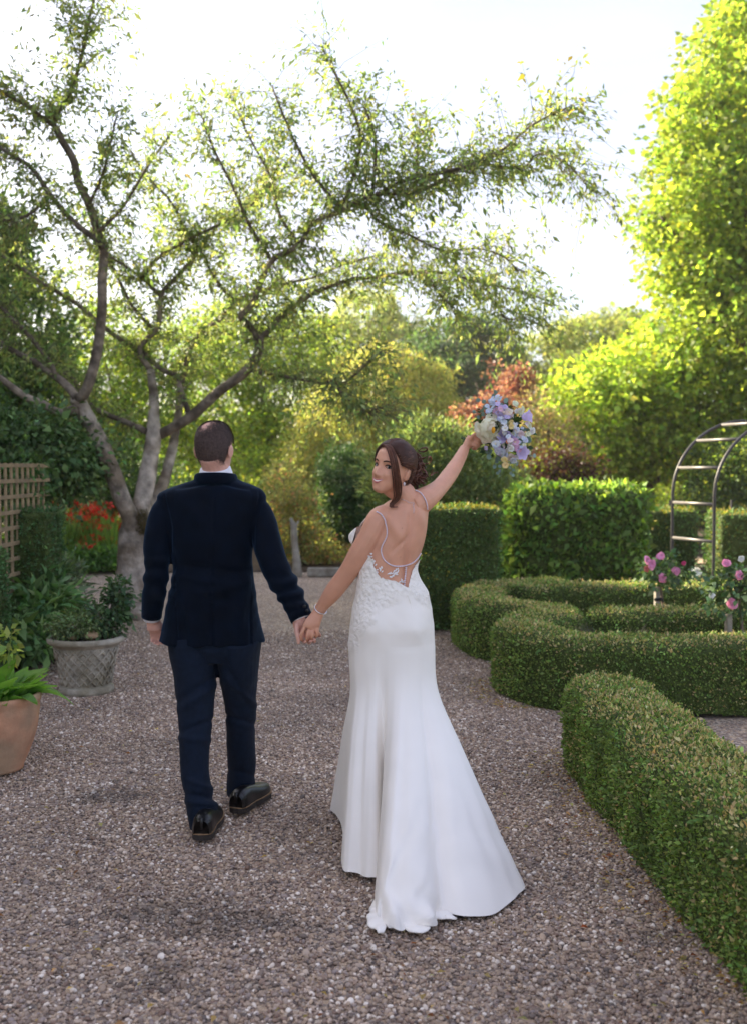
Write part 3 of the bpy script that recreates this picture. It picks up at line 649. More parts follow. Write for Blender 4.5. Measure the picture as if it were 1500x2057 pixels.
tree('plum_shrub', 'dark purple leaved shrub above the leafy hedge block', 3.0, 17.5,
     [(1110, 945, 0, 60, 40, .5), (1150, 965, 0, 50, 35, .5), (1075, 960, 0, 40, 35, .4)], 8000, .06, srgb(78, 48, 50), .05, alt=srgb(110, 120, 40), palt=.25, cat='shrub')
BIG = [(1440, 250, 0, 95, 110, 1.5), (1480, 120, .3, 80, 120, 1.5), (1540, 60, .5, 90, 150, 1.8), (1400, 400, -.3, 110, 80, 1.4), (1330, 440, -.4, 60, 45, 1.0), (1480, 420, 0, 110, 120, 1.8), (1390, 530, 0, 90, 60, 1.3), (1480, 580, .2, 110, 90, 1.6), (1580, 350, .5, 150, 250, 2.2), (1420, 650, 0, 110, 80, 1.5), (1530, 700, .3, 120, 120, 1.8), (1370, 300, 0, 40, 40, .8)]
tree('tulip_tree', 'very tall sunlit lime green tree filling the upper right corner', 8.2, 20.5, BIG, 42000, .12, (.36, .44, .08), .3, alt=(.26, .36, .08), palt=.35, clump=.36, asp=.8, gap=.42, gf=2.0)
tree('spreading_tree', 'low spreading bright green tree left of the metal arch', 5.75, 22,
     [(1230, 760, 0, 100, 50, 1.6), (1180, 810, -.5, 90, 50, 1.4), (1300, 810, 0, 110, 70, 1.7), (1170, 890, -.5, 70, 60, 1.2), (1250, 880, 0, 90, 70, 1.6), (1330, 900, 0, 90, 70, 1.6), (1400, 830, .3, 100, 90, 1.8), (1220, 950, -.4, 60, 50, 1.1), (1320, 730, .5, 90, 60, 1.6), (1460, 900, .5, 90, 70, 1.6)], 32000, .115, (.40, .49, .08), .17, alt=(.28, .38, .08), palt=.35, asp=.75)
tree('evergreen_shrub', 'dark rounded evergreen shrub at the right edge behind the arch', 8.2, 19,
     [(1470, 950, 0, 60, 50, .7), (1440, 1000, 0, 60, 50, .6), (1510, 920, 0, 60, 70, .7)], 9000, .07, (.1, .16, .06), .06, cat='shrub', alt=LIME, palt=.2)
tree('broad_tree', 'sunlit green bush low down beyond the garden gate', 9.2, 28,
     [(1400, 1000, 0, 70, 60, 1.0), (1350, 980, 0, 60, 60, 1), (1440, 1010, 0, 70, 50, 1)], 9000, .09, (.19, .23, .04), .06, cat='shrub')
tree('evergreen_shrub', 'dark evergreen shrub between the trellis and the cherry trunk', -5.0, 19.5,
     [(230, 950, 0, 70, 70, .7), (180, 990, 0, 60, 60, .6), (270, 990, .3, 50, 60, .6), (330, 1000, .5, 50, 70, .6)], 14000, .06, DARK, .06, cat='shrub', mat_=LEAFD)
# wood far behind everything
def far_wood():
    parts = []
    for x in np.arange(-45, 46, 3.2):
        y = 58 + rng.random() * 10; h = 4.2 + 2.2 * rng.random()
        parts.append(crown([(x, y, h * .5, 2.6, 2, h * .55), (x + 1, y - 1, h * .3, 2.5, 2, h * .4)], 3000, .34, base=MID, per=16, clump=.6, alt=OLIVE, palt=.3, shell=.5))
    v, f, c = cat_leaves(parts)
    tag(mk('far_wood', v, f, LEAF, None, c), 'distant band of mixed green woodland behind the garden', 'woodland', kind='stuff')
far_wood()
# undergrowth that closes the view low down behind the beds
for i, (u, v, y, ru, rv, cl, lb) in enumerate((
    (40, 1020, 21, 110, 90, DARK, 'dark low thicket at the left behind the climber'), (420, 1040, 21, 120, 90, LIME, 'bright low thicket behind the groom\'s shoulders'),
    (560, 1010, 23, 110, 120, LIME, 'bright thicket between the groom and the golden shrub'), (160, 1060, 22, 120, 70, MID, 'low green thicket behind the red flowers'), (300, 1050, 21.5, 100, 80, MID, 'low green thicket behind the cherry trunk'),
    (760, 1040, 19, 100, 60, GREY, 'grey green thicket behind the bride\'s shoulder'), (660, 1100, 18.6, 70, 45, OLIVE, 'low golden ground shrub right of the dead trunk'),
    (1200, 1010, 24, 140, 60, LIME, 'bright low thicket behind the leafy hedge block'), (1050, 950, 25, 120, 110, MID, 'green thicket behind the copper tree'), (1340, 1030, 32, 160, 60, LIME, 'bright thicket far behind the arch'), (1560, 1000, 22, 120, 90, MID, 'green thicket at the right edge behind the yew'))):
    c0 = P(u, v, y)
    tree('thicket', lb, c0[0], y, [(u - ru * .45, v + 10, 0, ru * .6, rv, .8), (u + ru * .4, v, .2, ru * .6, rv * .95, .8), (u, v - rv * .2, .4, ru * .5, rv * .8, .8)], 11000, .075, cl, .04, cat='shrub', alt=MID, palt=.3)
# dead stump in the far bed
q = G(598, 1157)
t = thing('dead_trunk', q, 'bare grey dead trunk with a broken top below the reddish shrub', 'tree stump')
mb = MB().add(tube([q - (0, 0, .03), P(596, 1125, q[1]), P(592, 1090, q[1]), P(591, 1060, q[1]), P(584, 1040, q[1])], [.075, .06, .05, .05, .018], 12, 20))
mb.add(tube([P(591, 1065, q[1]), P(600, 1046, q[1])], [.035, .012], 8))
mb.build('trunk', SLEEPER, t)
# ================================================================== people
def remesh(parts, voxel, smooth=2, fac=.5):
    mb = MB()
    for p in parts: mb.add(p)
    V, Fc = mb.get()
    me = bpy.data.meshes.new('tmp'); me.from_pydata([tuple(p) for p in V], [], Fc); me.update()
    o = bpy.data.objects.new('tmp', me); COL.objects.link(o)
    md = o.modifiers.new('r', 'REMESH'); md.mode = 'VOXEL'; md.voxel_size = voxel
    if smooth: sm = o.modifiers.new('s', 'SMOOTH'); sm.iterations = smooth; sm.factor = fac
    dg = bpy.context.evaluated_depsgraph_get(); e = o.evaluated_get(dg); m2 = e.to_mesh()
    n = len(m2.vertices); V = np.zeros(n * 3); m2.vertices.foreach_get('co', V); V = V.reshape(-1, 3)
    N = np.zeros(n * 3); m2.vertices.foreach_get('normal', N); N = N.reshape(-1, 3)
    k = len(m2.polygons); lt = np.zeros(k, int); m2.polygons.foreach_get('loop_total', lt)
    li = np.zeros(len(m2.loops), int); m2.loops.foreach_get('vertex_index', li)
    assert (lt == 4).all() or True
    Fq = li.reshape(-1, 4) if (lt == 4).all() else [tuple(p.vertices) for p in m2.polygons]
    e.to_mesh_clear(); bpy.data.objects.remove(o); bpy.data.meshes.remove(me)
    return V, Fq, N
def bvh_of(V, Fc): return BVHTree.FromPolygons([tuple(p) for p in V], [tuple(int(i) for i in f) for f in Fc])
def cast(b, u, v, off=.0):
    d = Vector(ray(u, v)).normalized(); h = b.ray_cast(Vector((0, 0, H)), d)
    if h[0] is None: return None
    return np.array(h[0]) + np.array(h[1]) * off
def rotz(a): c, s = math.cos(a), math.sin(a); return np.array([[c, -s, 0], [s, c, 0], [0, 0, 1]])
def roty(a): c, s = math.cos(a), math.sin(a); return np.array([[c, 0, s], [0, 1, 0], [-s, 0, c]])
def rotx(a): c, s = math.cos(a), math.sin(a); return np.array([[1, 0, 0], [0, c, -s], [0, s, c]])

HK = np.array([  # z, front, back, half width
    (.121, -.005, -.022, .012), (.116, .03, -.05, .034), (.106, .052, -.068, .05), (.09, .071, -.084, .062), (.06, .087, -.097, .0725), (.03, .0925, -.101, .0755),
    (.0, .088, -.098, .0745), (-.03, .0885, -.086, .0705), (-.05, .0885, -.070, .0655), (-.07, .0875, -.048, .0585), (-.09, .085, -.02, .0445), (-.104, .081, .012, .031), (-.113, .072, .030, .019), (-.117, .058, .044, .008)])
def head_mesh(fem, nzz=110, ntt=128):
    zz = np.concatenate([np.linspace(.121, .1, 14, endpoint=False), np.linspace(.1, -.117, nzz - 14)])
    o = np.argsort(HK[:, 0]); k = HK[o]
    f, b, w_ = [np.interp(zz, k[:, 0], k[:, i]) for i in (1, 2, 3)]
    ker = np.array([1, 2, 3, 2, 1.]) / 9
    f, b, w_ = [np.convolve(np.pad(q, 2, 'edge'), ker, 'valid') for q in (f, b, w_)]
    th = np.linspace(0, 2 * PI, ntt, endpoint=False); c, s = np.cos(th)[None], np.sin(th)[None]
    yc = (f * .35 + b * .65)[:, None] + .02; yc = np.minimum(yc, f[:, None] - .01)
    x = w_[:, None] * np.sign(c) * np.abs(c) ** .9
    y = np.where(s >= 0, yc + (f[:, None] - yc) * np.abs(s) ** .92, yc + (yc - b[:, None]) * -np.abs(s) ** .95)
    z = np.repeat(zz[:, None], ntt, 1)
    g = np.clip(s * 2.2, 0, 1); ax = np.abs(x); e = lambda q: np.exp(-q * q)
    jaw = .93 if fem else 1.0
    x = x * np.where(z < -.04, 1 - (1 - jaw) * np.clip((-.04 - z) / .05, 0, 1), 1)
    y = y - g * .011 * np.exp(-((ax - .031) / .015) ** 2 - ((z - .001) / .0105) ** 2)
    y = y + g * (.003 if fem else .005) * np.exp(-((ax - .026) / .024) ** 2 - ((z - .021) / .008) ** 2)
    h = np.interp(z, [-.056, -.049, -.043, -.036, -.012, .008, .02], [0, .013, .0235, .026, .0145, .005, 0]); wn = np.interp(z, [-.05, -.036, .015], [.0125, .0115, .007])
    y = y + g * h * np.exp(-(x / wn) ** 2)
    y = y + g * .006 * np.exp(-((ax - .0125) / .0055) ** 2 - ((z + .043) / .007) ** 2)
    y = y + g * .0055 * np.exp(-(x / .022) ** 2) * np.exp(-((z + .0695) / .012) ** 2)
    y = y + g * .006 * np.exp(-(x / .019) ** 2 - ((z + .103) / .012) ** 2)
    y = y + g * .008 * np.exp(-((ax - .037) / .017) ** 2 - ((z + .034) / .016) ** 2) * (1 if fem else .5)
    y = y - g * .004 * np.exp(-((ax - .031) / .007) ** 2 - ((z + .066) / .014) ** 2) * (1 if fem else 0)
    V = np.stack([x, y, z], -1).reshape(-1, 3); nr = len(zz)
    Fc = [(i * ntt + (j + 1) % ntt, i * ntt + j, (i + 1) * ntt + j, (i + 1) * ntt + (j + 1) % ntt) for i in range(nr - 1) for j in range(ntt)]
    Fc += [tuple(range(ntt)), tuple((nr - 1) * ntt + j for j in range(ntt - 1, -1, -1))]
    return V, Fc
def ear(sx, M, c, sc=1.0):
    ps = []
    E = rotz(-sx * .62) @ roty(sx * .15)
    V, Fc = ellipsoid((0, 0, 0), (.0075, .018, .032), 14, 10)
    V[:, 0] += sx * (.014 * np.exp(-((V[:, 1] + .014) / .011) ** 2) + .010)
    V = V @ E.T + np.array((sx * .073, -.006, -.012))
    return (V * sc) @ M.T + c, Fc
def finger(pts, r0=.0088, r1=.0072): return tube(pts, np.linspace(r0, r1, len(pts)), 10, len(pts) * 4, rnd=.9)
SKIN_G = mat('skin_fair', srgb(214, 164, 146), .5, .10, 30, .0006, 300, sss=.12, spec=.35)
SKIN_B = mat('skin_tanned', srgb(214, 158, 130), .45, .05, 24, .0005, 300, sss=.12, spec=.4)
VELVET = mat('navy_velvet', srgb(3, 11, 24), .8, .35, 14, .0012, 400, sheen=.2, spec=.1); VELVET.node_tree.nodes['Principled BSDF'].inputs['Sheen Tint'].default_value = (.25, .5, .9, 1)
WOOL = mat('navy_wool', srgb(17, 28, 44), .8, .2, 40, .001, 600, sheen=.04, spec=.15)
SHIRT = mat('white_cotton', srgb(236, 236, 242), .8, .04, 30)
LEATHER = mat('black_leather', srgb(14, 14, 16), .28, .3, 60, .0006, 300, spec=.5)
SOLE = mat('rubber_sole', srgb(52, 46, 42), .7, .2, 60); WELT = mat('tan_welt', srgb(132, 106, 78), .7, .2, 60)
HAIR_G = mat('hair_dark', srgb(92, 76, 70), .6, .3, 120, spec=.25); HAIR_B = mat('hair_brown', srgb(66, 42, 33), .5, .35, 60, spec=.22); HAIR_S = mat('hair_strand', (0, 0, 0), .42, .2, 60, spec=.3, vcol=True)
def dress_mat():
    m = mat('white_crepe', srgb(247, 241, 232), .6, .02, 10, spec=.25); t = m.node_tree; b = t.nodes['Principled BSDF']
    at = t.nodes.new('ShaderNodeAttribute'); at.attribute_name = 'Col'; tc = t.nodes.new('ShaderNodeTexCoord')
    vo = t.nodes.new('ShaderNodeTexVoronoi'); vo.inputs['Scale'].default_value = 55; vo.feature = 'SMOOTH_F1'
    nz = t.nodes.new('ShaderNodeTexNoise'); nz.inputs['Scale'].default_value = 28; nz.inputs['Detail'].default_value = 4; nz.inputs['Distortion'].default_value = 2.5
    t.links.new(tc.outputs['Object'], vo.inputs['Vector']); t.links.new(tc.outputs['Object'], nz.inputs['Vector'])
    a = t.nodes.new('ShaderNodeMath'); a.operation = 'ADD'; t.links.new(vo.outputs['Distance'], a.inputs[0]); t.links.new(nz.outputs['Fac'], a.inputs[1])
    mu = t.nodes.new('ShaderNodeMath'); mu.operation = 'MULTIPLY'; t.links.new(a.outputs[0], mu.inputs[0]); t.links.new(at.outputs['Fac'], mu.inputs[1])
    bp = t.nodes.new('ShaderNodeBump'); bp.inputs['Distance'].default_value = .007; t.links.new(mu.outputs[0], bp.inputs['Height']); t.links.new(bp.outputs['Normal'], b.inputs['Normal'])
    return m
DRESS = dress_mat()

def groom():
    rt = G(432, 1655); t = thing('person', (rt[0], rt[1], 0), 'man in a dark navy velvet jacket and navy trousers walking away, holding a hand', 'person')
    Y = 4.75; s = Y / F
    # -------- head and skin
    M = rotz(R(-17)) @ rotx(R(-4)); hc = P(432, 902, 4.74)
    hv, hf = head_mesh(False); hw = hv @ M.T + hc
    parts = [(hw, hf), ear(-1, M, hc), ear(1, M, hc)]
    parts.append(tube([hc + M @ np.array((0, -.025, -.03)), P(434, 945, 4.75), P(434, 985, 4.765)], [.062, .060, .07], 18, 10))
    parts.append(tube([P(434, 975, Y), P(432, 1010, Y), P(428, 1100, Y), P(428, 1200, Y), P(428, 1300, Y)], [(.07, .05), (.15, .07), (.13, .08), (.13, .08), (.15, .09)], 16, 14, ref=(1, 0, 0)))
    # arms inside the sleeves
    parts.append(tube([P(365, 1025, Y), P(321, 1055, 4.74), P(314, 1130, 4.70), P(309, 1200, 4.74), P(309, 1250, 4.78)], [.05, .042, .037, .032, .027], 12, 20))
    parts.append(tube([P(495, 1025, Y), P(526, 1058, 4.74), P(542, 1115, 4.70), P(577, 1183, 4.65), P(603, 1240, 4.61)], [.05, .045, .04, .034, .027], 12, 20))
    for lg in (((388, 1290, 4.75), (392, 1420, 4.69), (391, 1530, 4.64), (406, 1635, 4.612)), ((476, 1290, 4.75), (483, 1420, 4.835), (485, 1530, 4.93), (485, 1580, 4.98))):
        parts.append(tube([P(*q) for q in lg], [.07, .05, .04, .035], 12, 14))
    # left hand hanging, loosely curled
    parts.append(tube([P(309, 1240, 4.78), P(310, 1254, 4.785), P(311, 1266, 4.79)], [(.026, .018), (.034, .018), (.036, .017)], 14, 8, ref=(1, 0, .0)))
    for i, (u, ln) in enumerate(((322, 1), (315, 1.08), (308, 1.0), (302, .85))):
        k = P(u - 0, 1264, 4.795); parts.append(finger([k, k + np.array((.002, .022 * ln, -.028 * ln)), k + np.array((.004, .03 * ln, -.055 * ln)), k + np.array((.006, .012, -.068 * ln))]))
    parts.append(finger([P(320, 1250, 4.79), P(327, 1262, 4.81), P(326, 1276, 4.82)], .011, .008))
    # right hand: thumb down in front, fingers closing round her hand from behind
    parts.append(tube([P(600, 1238, 4.61), P(603, 1252, 4.60), P(609, 1266, 4.61)], [(.027, .019), (.034, .019), (.036, .018)], 14, 8, ref=(1, .2, .25)))
    parts.append(finger([P(597, 1250, 4.59), P(596, 1268, 4.565), P(599, 1280, 4.56), P(600, 1291, 4.565)], .0115, .0085))
    parts.append(finger([P(606, 1268, 4.61), P(608, 1285, 4.60), P(612, 1290, 4.575), P(614, 1289, 4.555)]))
    parts.append(finger([P(613, 1270, 4.62), P(619, 1288, 4.61), P(622, 1291, 4.58), P(624, 1288, 4.556)]))
    parts.append(finger([P(621, 1270, 4.63), P(629, 1286, 4.62), P(632, 1289, 4.585), P(632, 1285, 4.558)]))
    parts.append(finger([P(630, 1266, 4.63), P(641, 1277, 4.615), P(643, 1276, 4.59), P(641, 1272, 4.565)], .008, .0066))
    V, Fc, N = remesh(parts, .0036, 2)
    mk('body', V, Fc, SKIN_G, t)
    # -------- hair: close cropped shell thinning to a bald crown, plus short strands
    def region(p):   # local head space -> hair amount 0..1
        x, y, z = p[:, 0], p[:, 1], p[:, 2]
        nape = np.clip((z + .082 + .012 * n3(p, 60)) / .014, 0, 1)
        front = np.where(z > .03, np.clip((.055 - y) / .02, 0, 1), np.clip((-.002 - y + .25 * np.maximum(z, 0)) / .012, 0, 1))
        aboveear = np.where((z < .012) & (y > -.022), 0, 1)
        d = np.sqrt(((x + .010) / .043) ** 2 + ((y + .058) / .05) ** 2 + ((z - .095) / .036) ** 2)
        bald = np.clip((d - .5 + .2 * n3(p, 130)) / .9, 0, 1)
        return nape * front * aboveear * bald
    rg = region(hv); ctr = np.array((0, 0, .01)); hn = unit(hv - ctr)
    keep = rg > .8; V2 = (hv + hn * (.0005 + .0035 * rg)[:, None]) @ M.T + hc
    Fk = [f for f in hf if len(f) == 4 and all(keep[i] for i in f)]
    mk('hair', V2, Fk, HAIR_G, t)
    n = 26000; p, nm, _ = sample_surface(hv, [f for f in hf if len(f) == 4], n); nm = unit(p - ctr)
    k = rng.random(n) < region(p) ** .9
    p2, _, _ = sample_surface(hv, [f for f in hf if len(f) == 4], 60000); g2 = region(p2); k2 = (g2 > .03) & (g2 < .95) & (p2[:, 2] > .03) & (rng.random(60000) < g2 ** .8)
    p = np.vstack([p[k], p2[k2]]); nm = unit(p - ctr); n = len(p)
    down = unit(np.stack([p[:, 0] * .8, p[:, 1] * .5 - .03, -np.full(n, .10)], 1)); dd = unit(down - nm * (down * nm).sum(1, keepdims=True) + nm * .22 + rng.normal(0, .16, (n, 3)))
    v, f, c = leaf_arrays((p + nm * .004) @ M.T + hc, dd @ M.T, nm @ M.T, .010 * np.exp(rng.normal(0, .3, n)), np.full(n, .0013), np.zeros((n, 3)))
    mk('hair_strands', v, f, HAIR_G, t)
    # -------- shirt
    sc = mk('shirt_collar', *tube([P(434, 962, 4.757), P(434, 950, 4.752), P(433, 940, 4.745)], [(.083, .078), (.076, .072), (.069, .067)], 28, ref=(1, 0, 0)), SHIRT, t)
    mk('shirt_cuff', *tube([P(305.5, 1225, 4.758), P(305.5, 1245, 4.772)], [.039, .038], 18), SHIRT, t)
    mk('shirt_cuff', *tube([P(592, 1215, 4.625), P(604, 1244, 4.608)], [(.040, .036), (.040, .036)], 18), SHIRT, t)
    # -------- jacket
    rows = [(958, 398, 468, .066, 4.765), (968, 380, 488, .078, 4.765), (979, 345, 519, .092, 4.76), (990, 322, 532, .100, 4.755), (1004, 316, 536, .108, 4.752), (1040, 326, 524, .125, 4.75), (1080, 337, 511, .132, 4.75), (1120, 344, 508, .126, 4.745),
            (1145, 347, 509, .122, 4.745), (1180, 342, 513, .13, 4.745), (1220, 334, 519, .14, 4.745), (1260, 325, 526, .145, 4.745), (1290, 318, 533, .146, 4.745)]
    pts = [P((a + b) / 2, v, y) for v, a, b, d, y in rows]; rad = [((b - a) / 2 * s, d) for v, a, b, d, y in rows]
    jp = [stack(pts, rad, 40, 40)]
    jp.append(tube([P(345, 1020, 4.755), P(332, 1024, 4.75), P(321, 1050, 4.735), P(315, 1100, 4.705), P(316, 1140, 4.70), P(312, 1180, 4.72), P(307, 1215, 4.75), P(305, 1236, 4.768)], [x * s for x in (26, 25, 26, 26, 25, 24, 22, 20)], 24, 40))
    jp.append(tube([P(505, 1020, 4.755), P(518, 1024, 4.75), P(528, 1052, 4.74), P(541, 1105, 4.705), P(556, 1145, 4.68), P(577, 1183, 4.655), P(594, 1216, 4.625), P(603, 1237, 4.61)], [x * s for x in (27, 26, 28, 29, 28, 26, 23, 22.5)], 24, 44))
    V, Fc, N = remesh(jp, .0055, 4)
    back = np.clip(-N[:, 1] * 1.6, 0, 1); u = (V[:, 0] / V[:, 1]) * F + CX; vv = HOR + (H - V[:, 2]) / V[:, 1] * F
    ins = (u > 352) & (u < 505)
    seam = np.interp(vv, [960, 1100, 1290], [434, 425, 424])
    disp = -.0035 * np.exp(-((u - seam) / 2.2) ** 2) * back * ins
    disp += -.0045 * np.exp(-((u - 424 - .5) / 2.6) ** 2) * back * (vv > 1215)
    for us0, us1, us2 in ((331, 348, 343), (522, 505, 509)):   # armhole seams
        sm = np.interp(vv, [1000, 1060, 1110], [us0, us1 - 5 if us0 < 400 else us1 + 5, us2]); disp += -.005 * np.exp(-((u - sm) / 3) ** 2) * back * (vv < 1112)
    for (cu, cv, ang, ln, wd, am) in ((390, 1035, .9, 55, 11, .004), (470, 1040, -.9, 55, 11, .004), (405, 1140, .12, 60, 7, -.0045), (465, 1150, -.18, 60, 7, -.0045), (400, 1165, .2, 60, 9, .004), (470, 1178, -.25, 55, 9, .004),
                                      (400, 972, -.2, 50, 5, -.004), (465, 974, .2, 50, 5, -.004), (375, 1225, 1.4, 60, 8, .004), (485, 1235, -1.4, 60, 8, .004), (350, 1270, 1.5, 40, 5, -.005), (505, 1265, 1.6, 50, 6, -.004), (440, 1205, .1, 70, 9, -.003)):
        du, dv = u - cu, vv - cv; a1 = du * math.cos(ang) + dv * math.sin(ang); a2 = -du * math.sin(ang) + dv * math.cos(ang)
        disp += 2.4 * am * np.exp(-(a1 / ln) ** 2 - (a2 / wd) ** 2) * back * ins
    # sleeve creases
    slv = ~ins & (vv > 1030)
    ph = np.where(u > 430, (vv * .88 + (u - 560) * .45), vv + .25 * (u - 310))
    disp += slv * (.011 * np.sin(ph / 5.4 + 2.6 * n3(V, 14)) * np.clip(n3(V, 7, 3) + .35, 0, 1) * np.exp(-((vv - 1150) / 62) ** 2))
    disp += .0022 * n3(V, 16) + .0016 * n3(V, 33, 2)
    hem = np.clip((vv - 1230) / 60, 0, 1); disp += hem * .006 * np.sin(np.arctan2(V[:, 1] - 4.745, V[:, 0] + .73) * 9)
    V = V + N * disp[:, None]
    jk = mk('jacket', V, Fc, VELVET, t)
    # turned-down collar and cuff edges
    cp = []
    for a in np.linspace(PI * .95, PI * 2.05, 18):
        cp.append(P(434, 957, 4.757) + np.array((math.cos(a) * .088, math.sin(a) * .082, .008 * math.sin(a) * -1 - .016)))
    mk('collar', *tube(cp, [(.027, .011)] * 18, 12, ref=(0, 0, 1)), VELVET, jk)
    for c0, c1, r in ((P(306, 1226, 4.762), P(305, 1239, 4.771), .047), (P(598, 1224, 4.62), P(606.5, 1243, 4.604), .0515)):
        mk('cuff', *tube([c0, (c0 + c1) / 2, c1], [r * .97, r, r * .98], 22), VELVET, jk)
    for (uu, v0, y0) in ((612, 1218, 4.565), (617, 1227, 4.565)):
        mk('button', *ellipsoid(P(uu, v0, y0), (.007, .005, .007), 10, 6), LEATHER, jk)
    # -------- trousers
    tp = []
    for rows in ([(1280, 338, 436, 4.75), (1340, 346, 437, 4.735), (1400, 354, 432, 4.70), (1450, 358, 426, 4.675), (1500, 360, 422, 4.65), (1550, 363, 421, 4.63), (1600, 370, 430, 4.615), (1630, 375, 439, 4.605), (1662, 381, 440, 4.60)],
                 [(1280, 428, 526, 4.75), (1340, 437, 522, 4.775), (1400, 450, 515, 4.82), (1450, 455, 515, 4.86), (1500, 456, 515, 4.90), (1550, 457, 514, 4.95), (1592, 456, 516, 4.98)]):
        tp.append(tube([P((a + b) / 2, v, y) for v, a, b, y in rows], [((b - a) / 2 * y / F, (b - a) / 2 * y / F * (1.25 if v < 1380 else 1.1)) for v, a, b, y in rows], 26, 40, ref=(1, 0, 0)))
    tp.append(tube([P(432, 1255, Y), P(432, 1300, Y), P(432, 1325, Y)], [(.19, .13), (.195, .135), (.15, .11)], 26, ref=(1, 0, 0)))
    V, Fc, N = remesh(tp, .0055, 4)
    vv = HOR + (H - V[:, 2]) / V[:, 1] * F; u = (V[:, 0] / V[:, 1]) * F + CX
    disp = .005 * n3(V, 10) + .0032 * n3(V, 22, 1)
    for (cu, cv, ang, ln, wd, am) in ((395, 1385, -.6, 50, 7, -.007), (400, 1400, -.6, 50, 7, .005), (400, 1460, -.35, 45, 6, -.006), (385, 1490, .1, 40, 7, .005), (470, 1370, 1.1, 45, 6, -.006), (490, 1400, .75, 40, 6, .006), (480, 1450, .3, 40, 6, -.005), (410, 1608, .15, 40, 6, -.008), (405, 1622, .1, 40, 6, .007), (405, 1585, .35, 40, 6, .005), (485, 1560, .2, 40, 6, -.004)):
        du, dv = u - cu, vv - cv; a1 = du * math.cos(ang) + dv * math.sin(ang); a2 = -du * math.sin(ang) + dv * math.cos(ang); disp += 1.6 * am * np.exp(-(a1 / ln) ** 2 - (a2 / wd) ** 2)
    mk('trousers', V + N * disp[:, None], Fc, WOOL, t)
    # -------- shoes
    for (hu, hvv, head, lift) in ((406, 1688, R(-1), 0.0), (476, 1634, R(-19), 0.0)):
        c = G(hu, hvv); M2 = rotz(head)
        out_ = [(-.028, .0), (-.036, .02), (-.037, .06), (-.036, .11), (-.043, .16), (-.050, .205), (-.049, .245), (-.038, .28), (-.018, .298), (.008, .298), (.03, .28), (.043, .245), (.045, .2), (.040, .15), (.034, .11), (.035, .06), (.034, .02), (.026, .0), (.01, -.008), (-.012, -.008)]
        oo = np.array(out_) * (1.3, 1.08); cc = oo.mean(0)
        def slab(z0, z1, g):
            q = (oo - cc) * g + cc; V = np.array([(x, y, z0) for x, y in q] + [(x, y, z1) for x, y in q]); k = len(q)
            return V @ M2.T + c, [tuple(range(k - 1, -1, -1)), tuple(range(k, 2 * k))] + [(i, (i + 1) % k, k + (i + 1) % k, k + i) for i in range(k)]
        rings = [(-.006, .034, .055), (.01, .043, .072), (.04, .045, .078), (.085, .045, .078), (.122, .046, .07), (.16, .052, .062), (.205, .057, .05), (.25, .057, .043), (.285, .047, .036), (.31, .027, .026)]
        V = []; Fc = []; sg = 16
        for y, wd, h in rings:
            xc = np.interp(y, oo[:10, 1], oo[:10, 0]) * .5 + np.interp(y, oo[10:18, 1][::-1], oo[10:18, 0][::-1]) * .5
            for j in range(sg):
                a = PI * j / (sg - 1); V.append((xc + wd * math.copysign(abs(math.cos(a)) ** .7, math.cos(a)), y, .03 + (h) * math.sin(a) ** .75))
        k = len(rings)
        Fc = [(i * sg + j, i * sg + j + 1, (i + 1) * sg + j + 1, (i + 1) * sg + j) for i in range(k - 1) for j in range(sg - 1)] + [tuple(range(sg)), tuple((k - 1) * sg + j for j in range(sg - 1, -1, -1))]
        sh = mk('shoe', np.array(V) @ M2.T + c, Fc, LEATHER, t)
        mk('sole', *slab(.002, .026, 1.0), SOLE, sh, smooth=False); mk('welt', *slab(.0262, .031, 1.02), WELT, sh, smooth=False)
        mk('heel_tab', *box(np.array((0, -.006, .075)) @ M2.T + c, (.014, .006, .05), head, .002), LEATHER, sh)
groom()
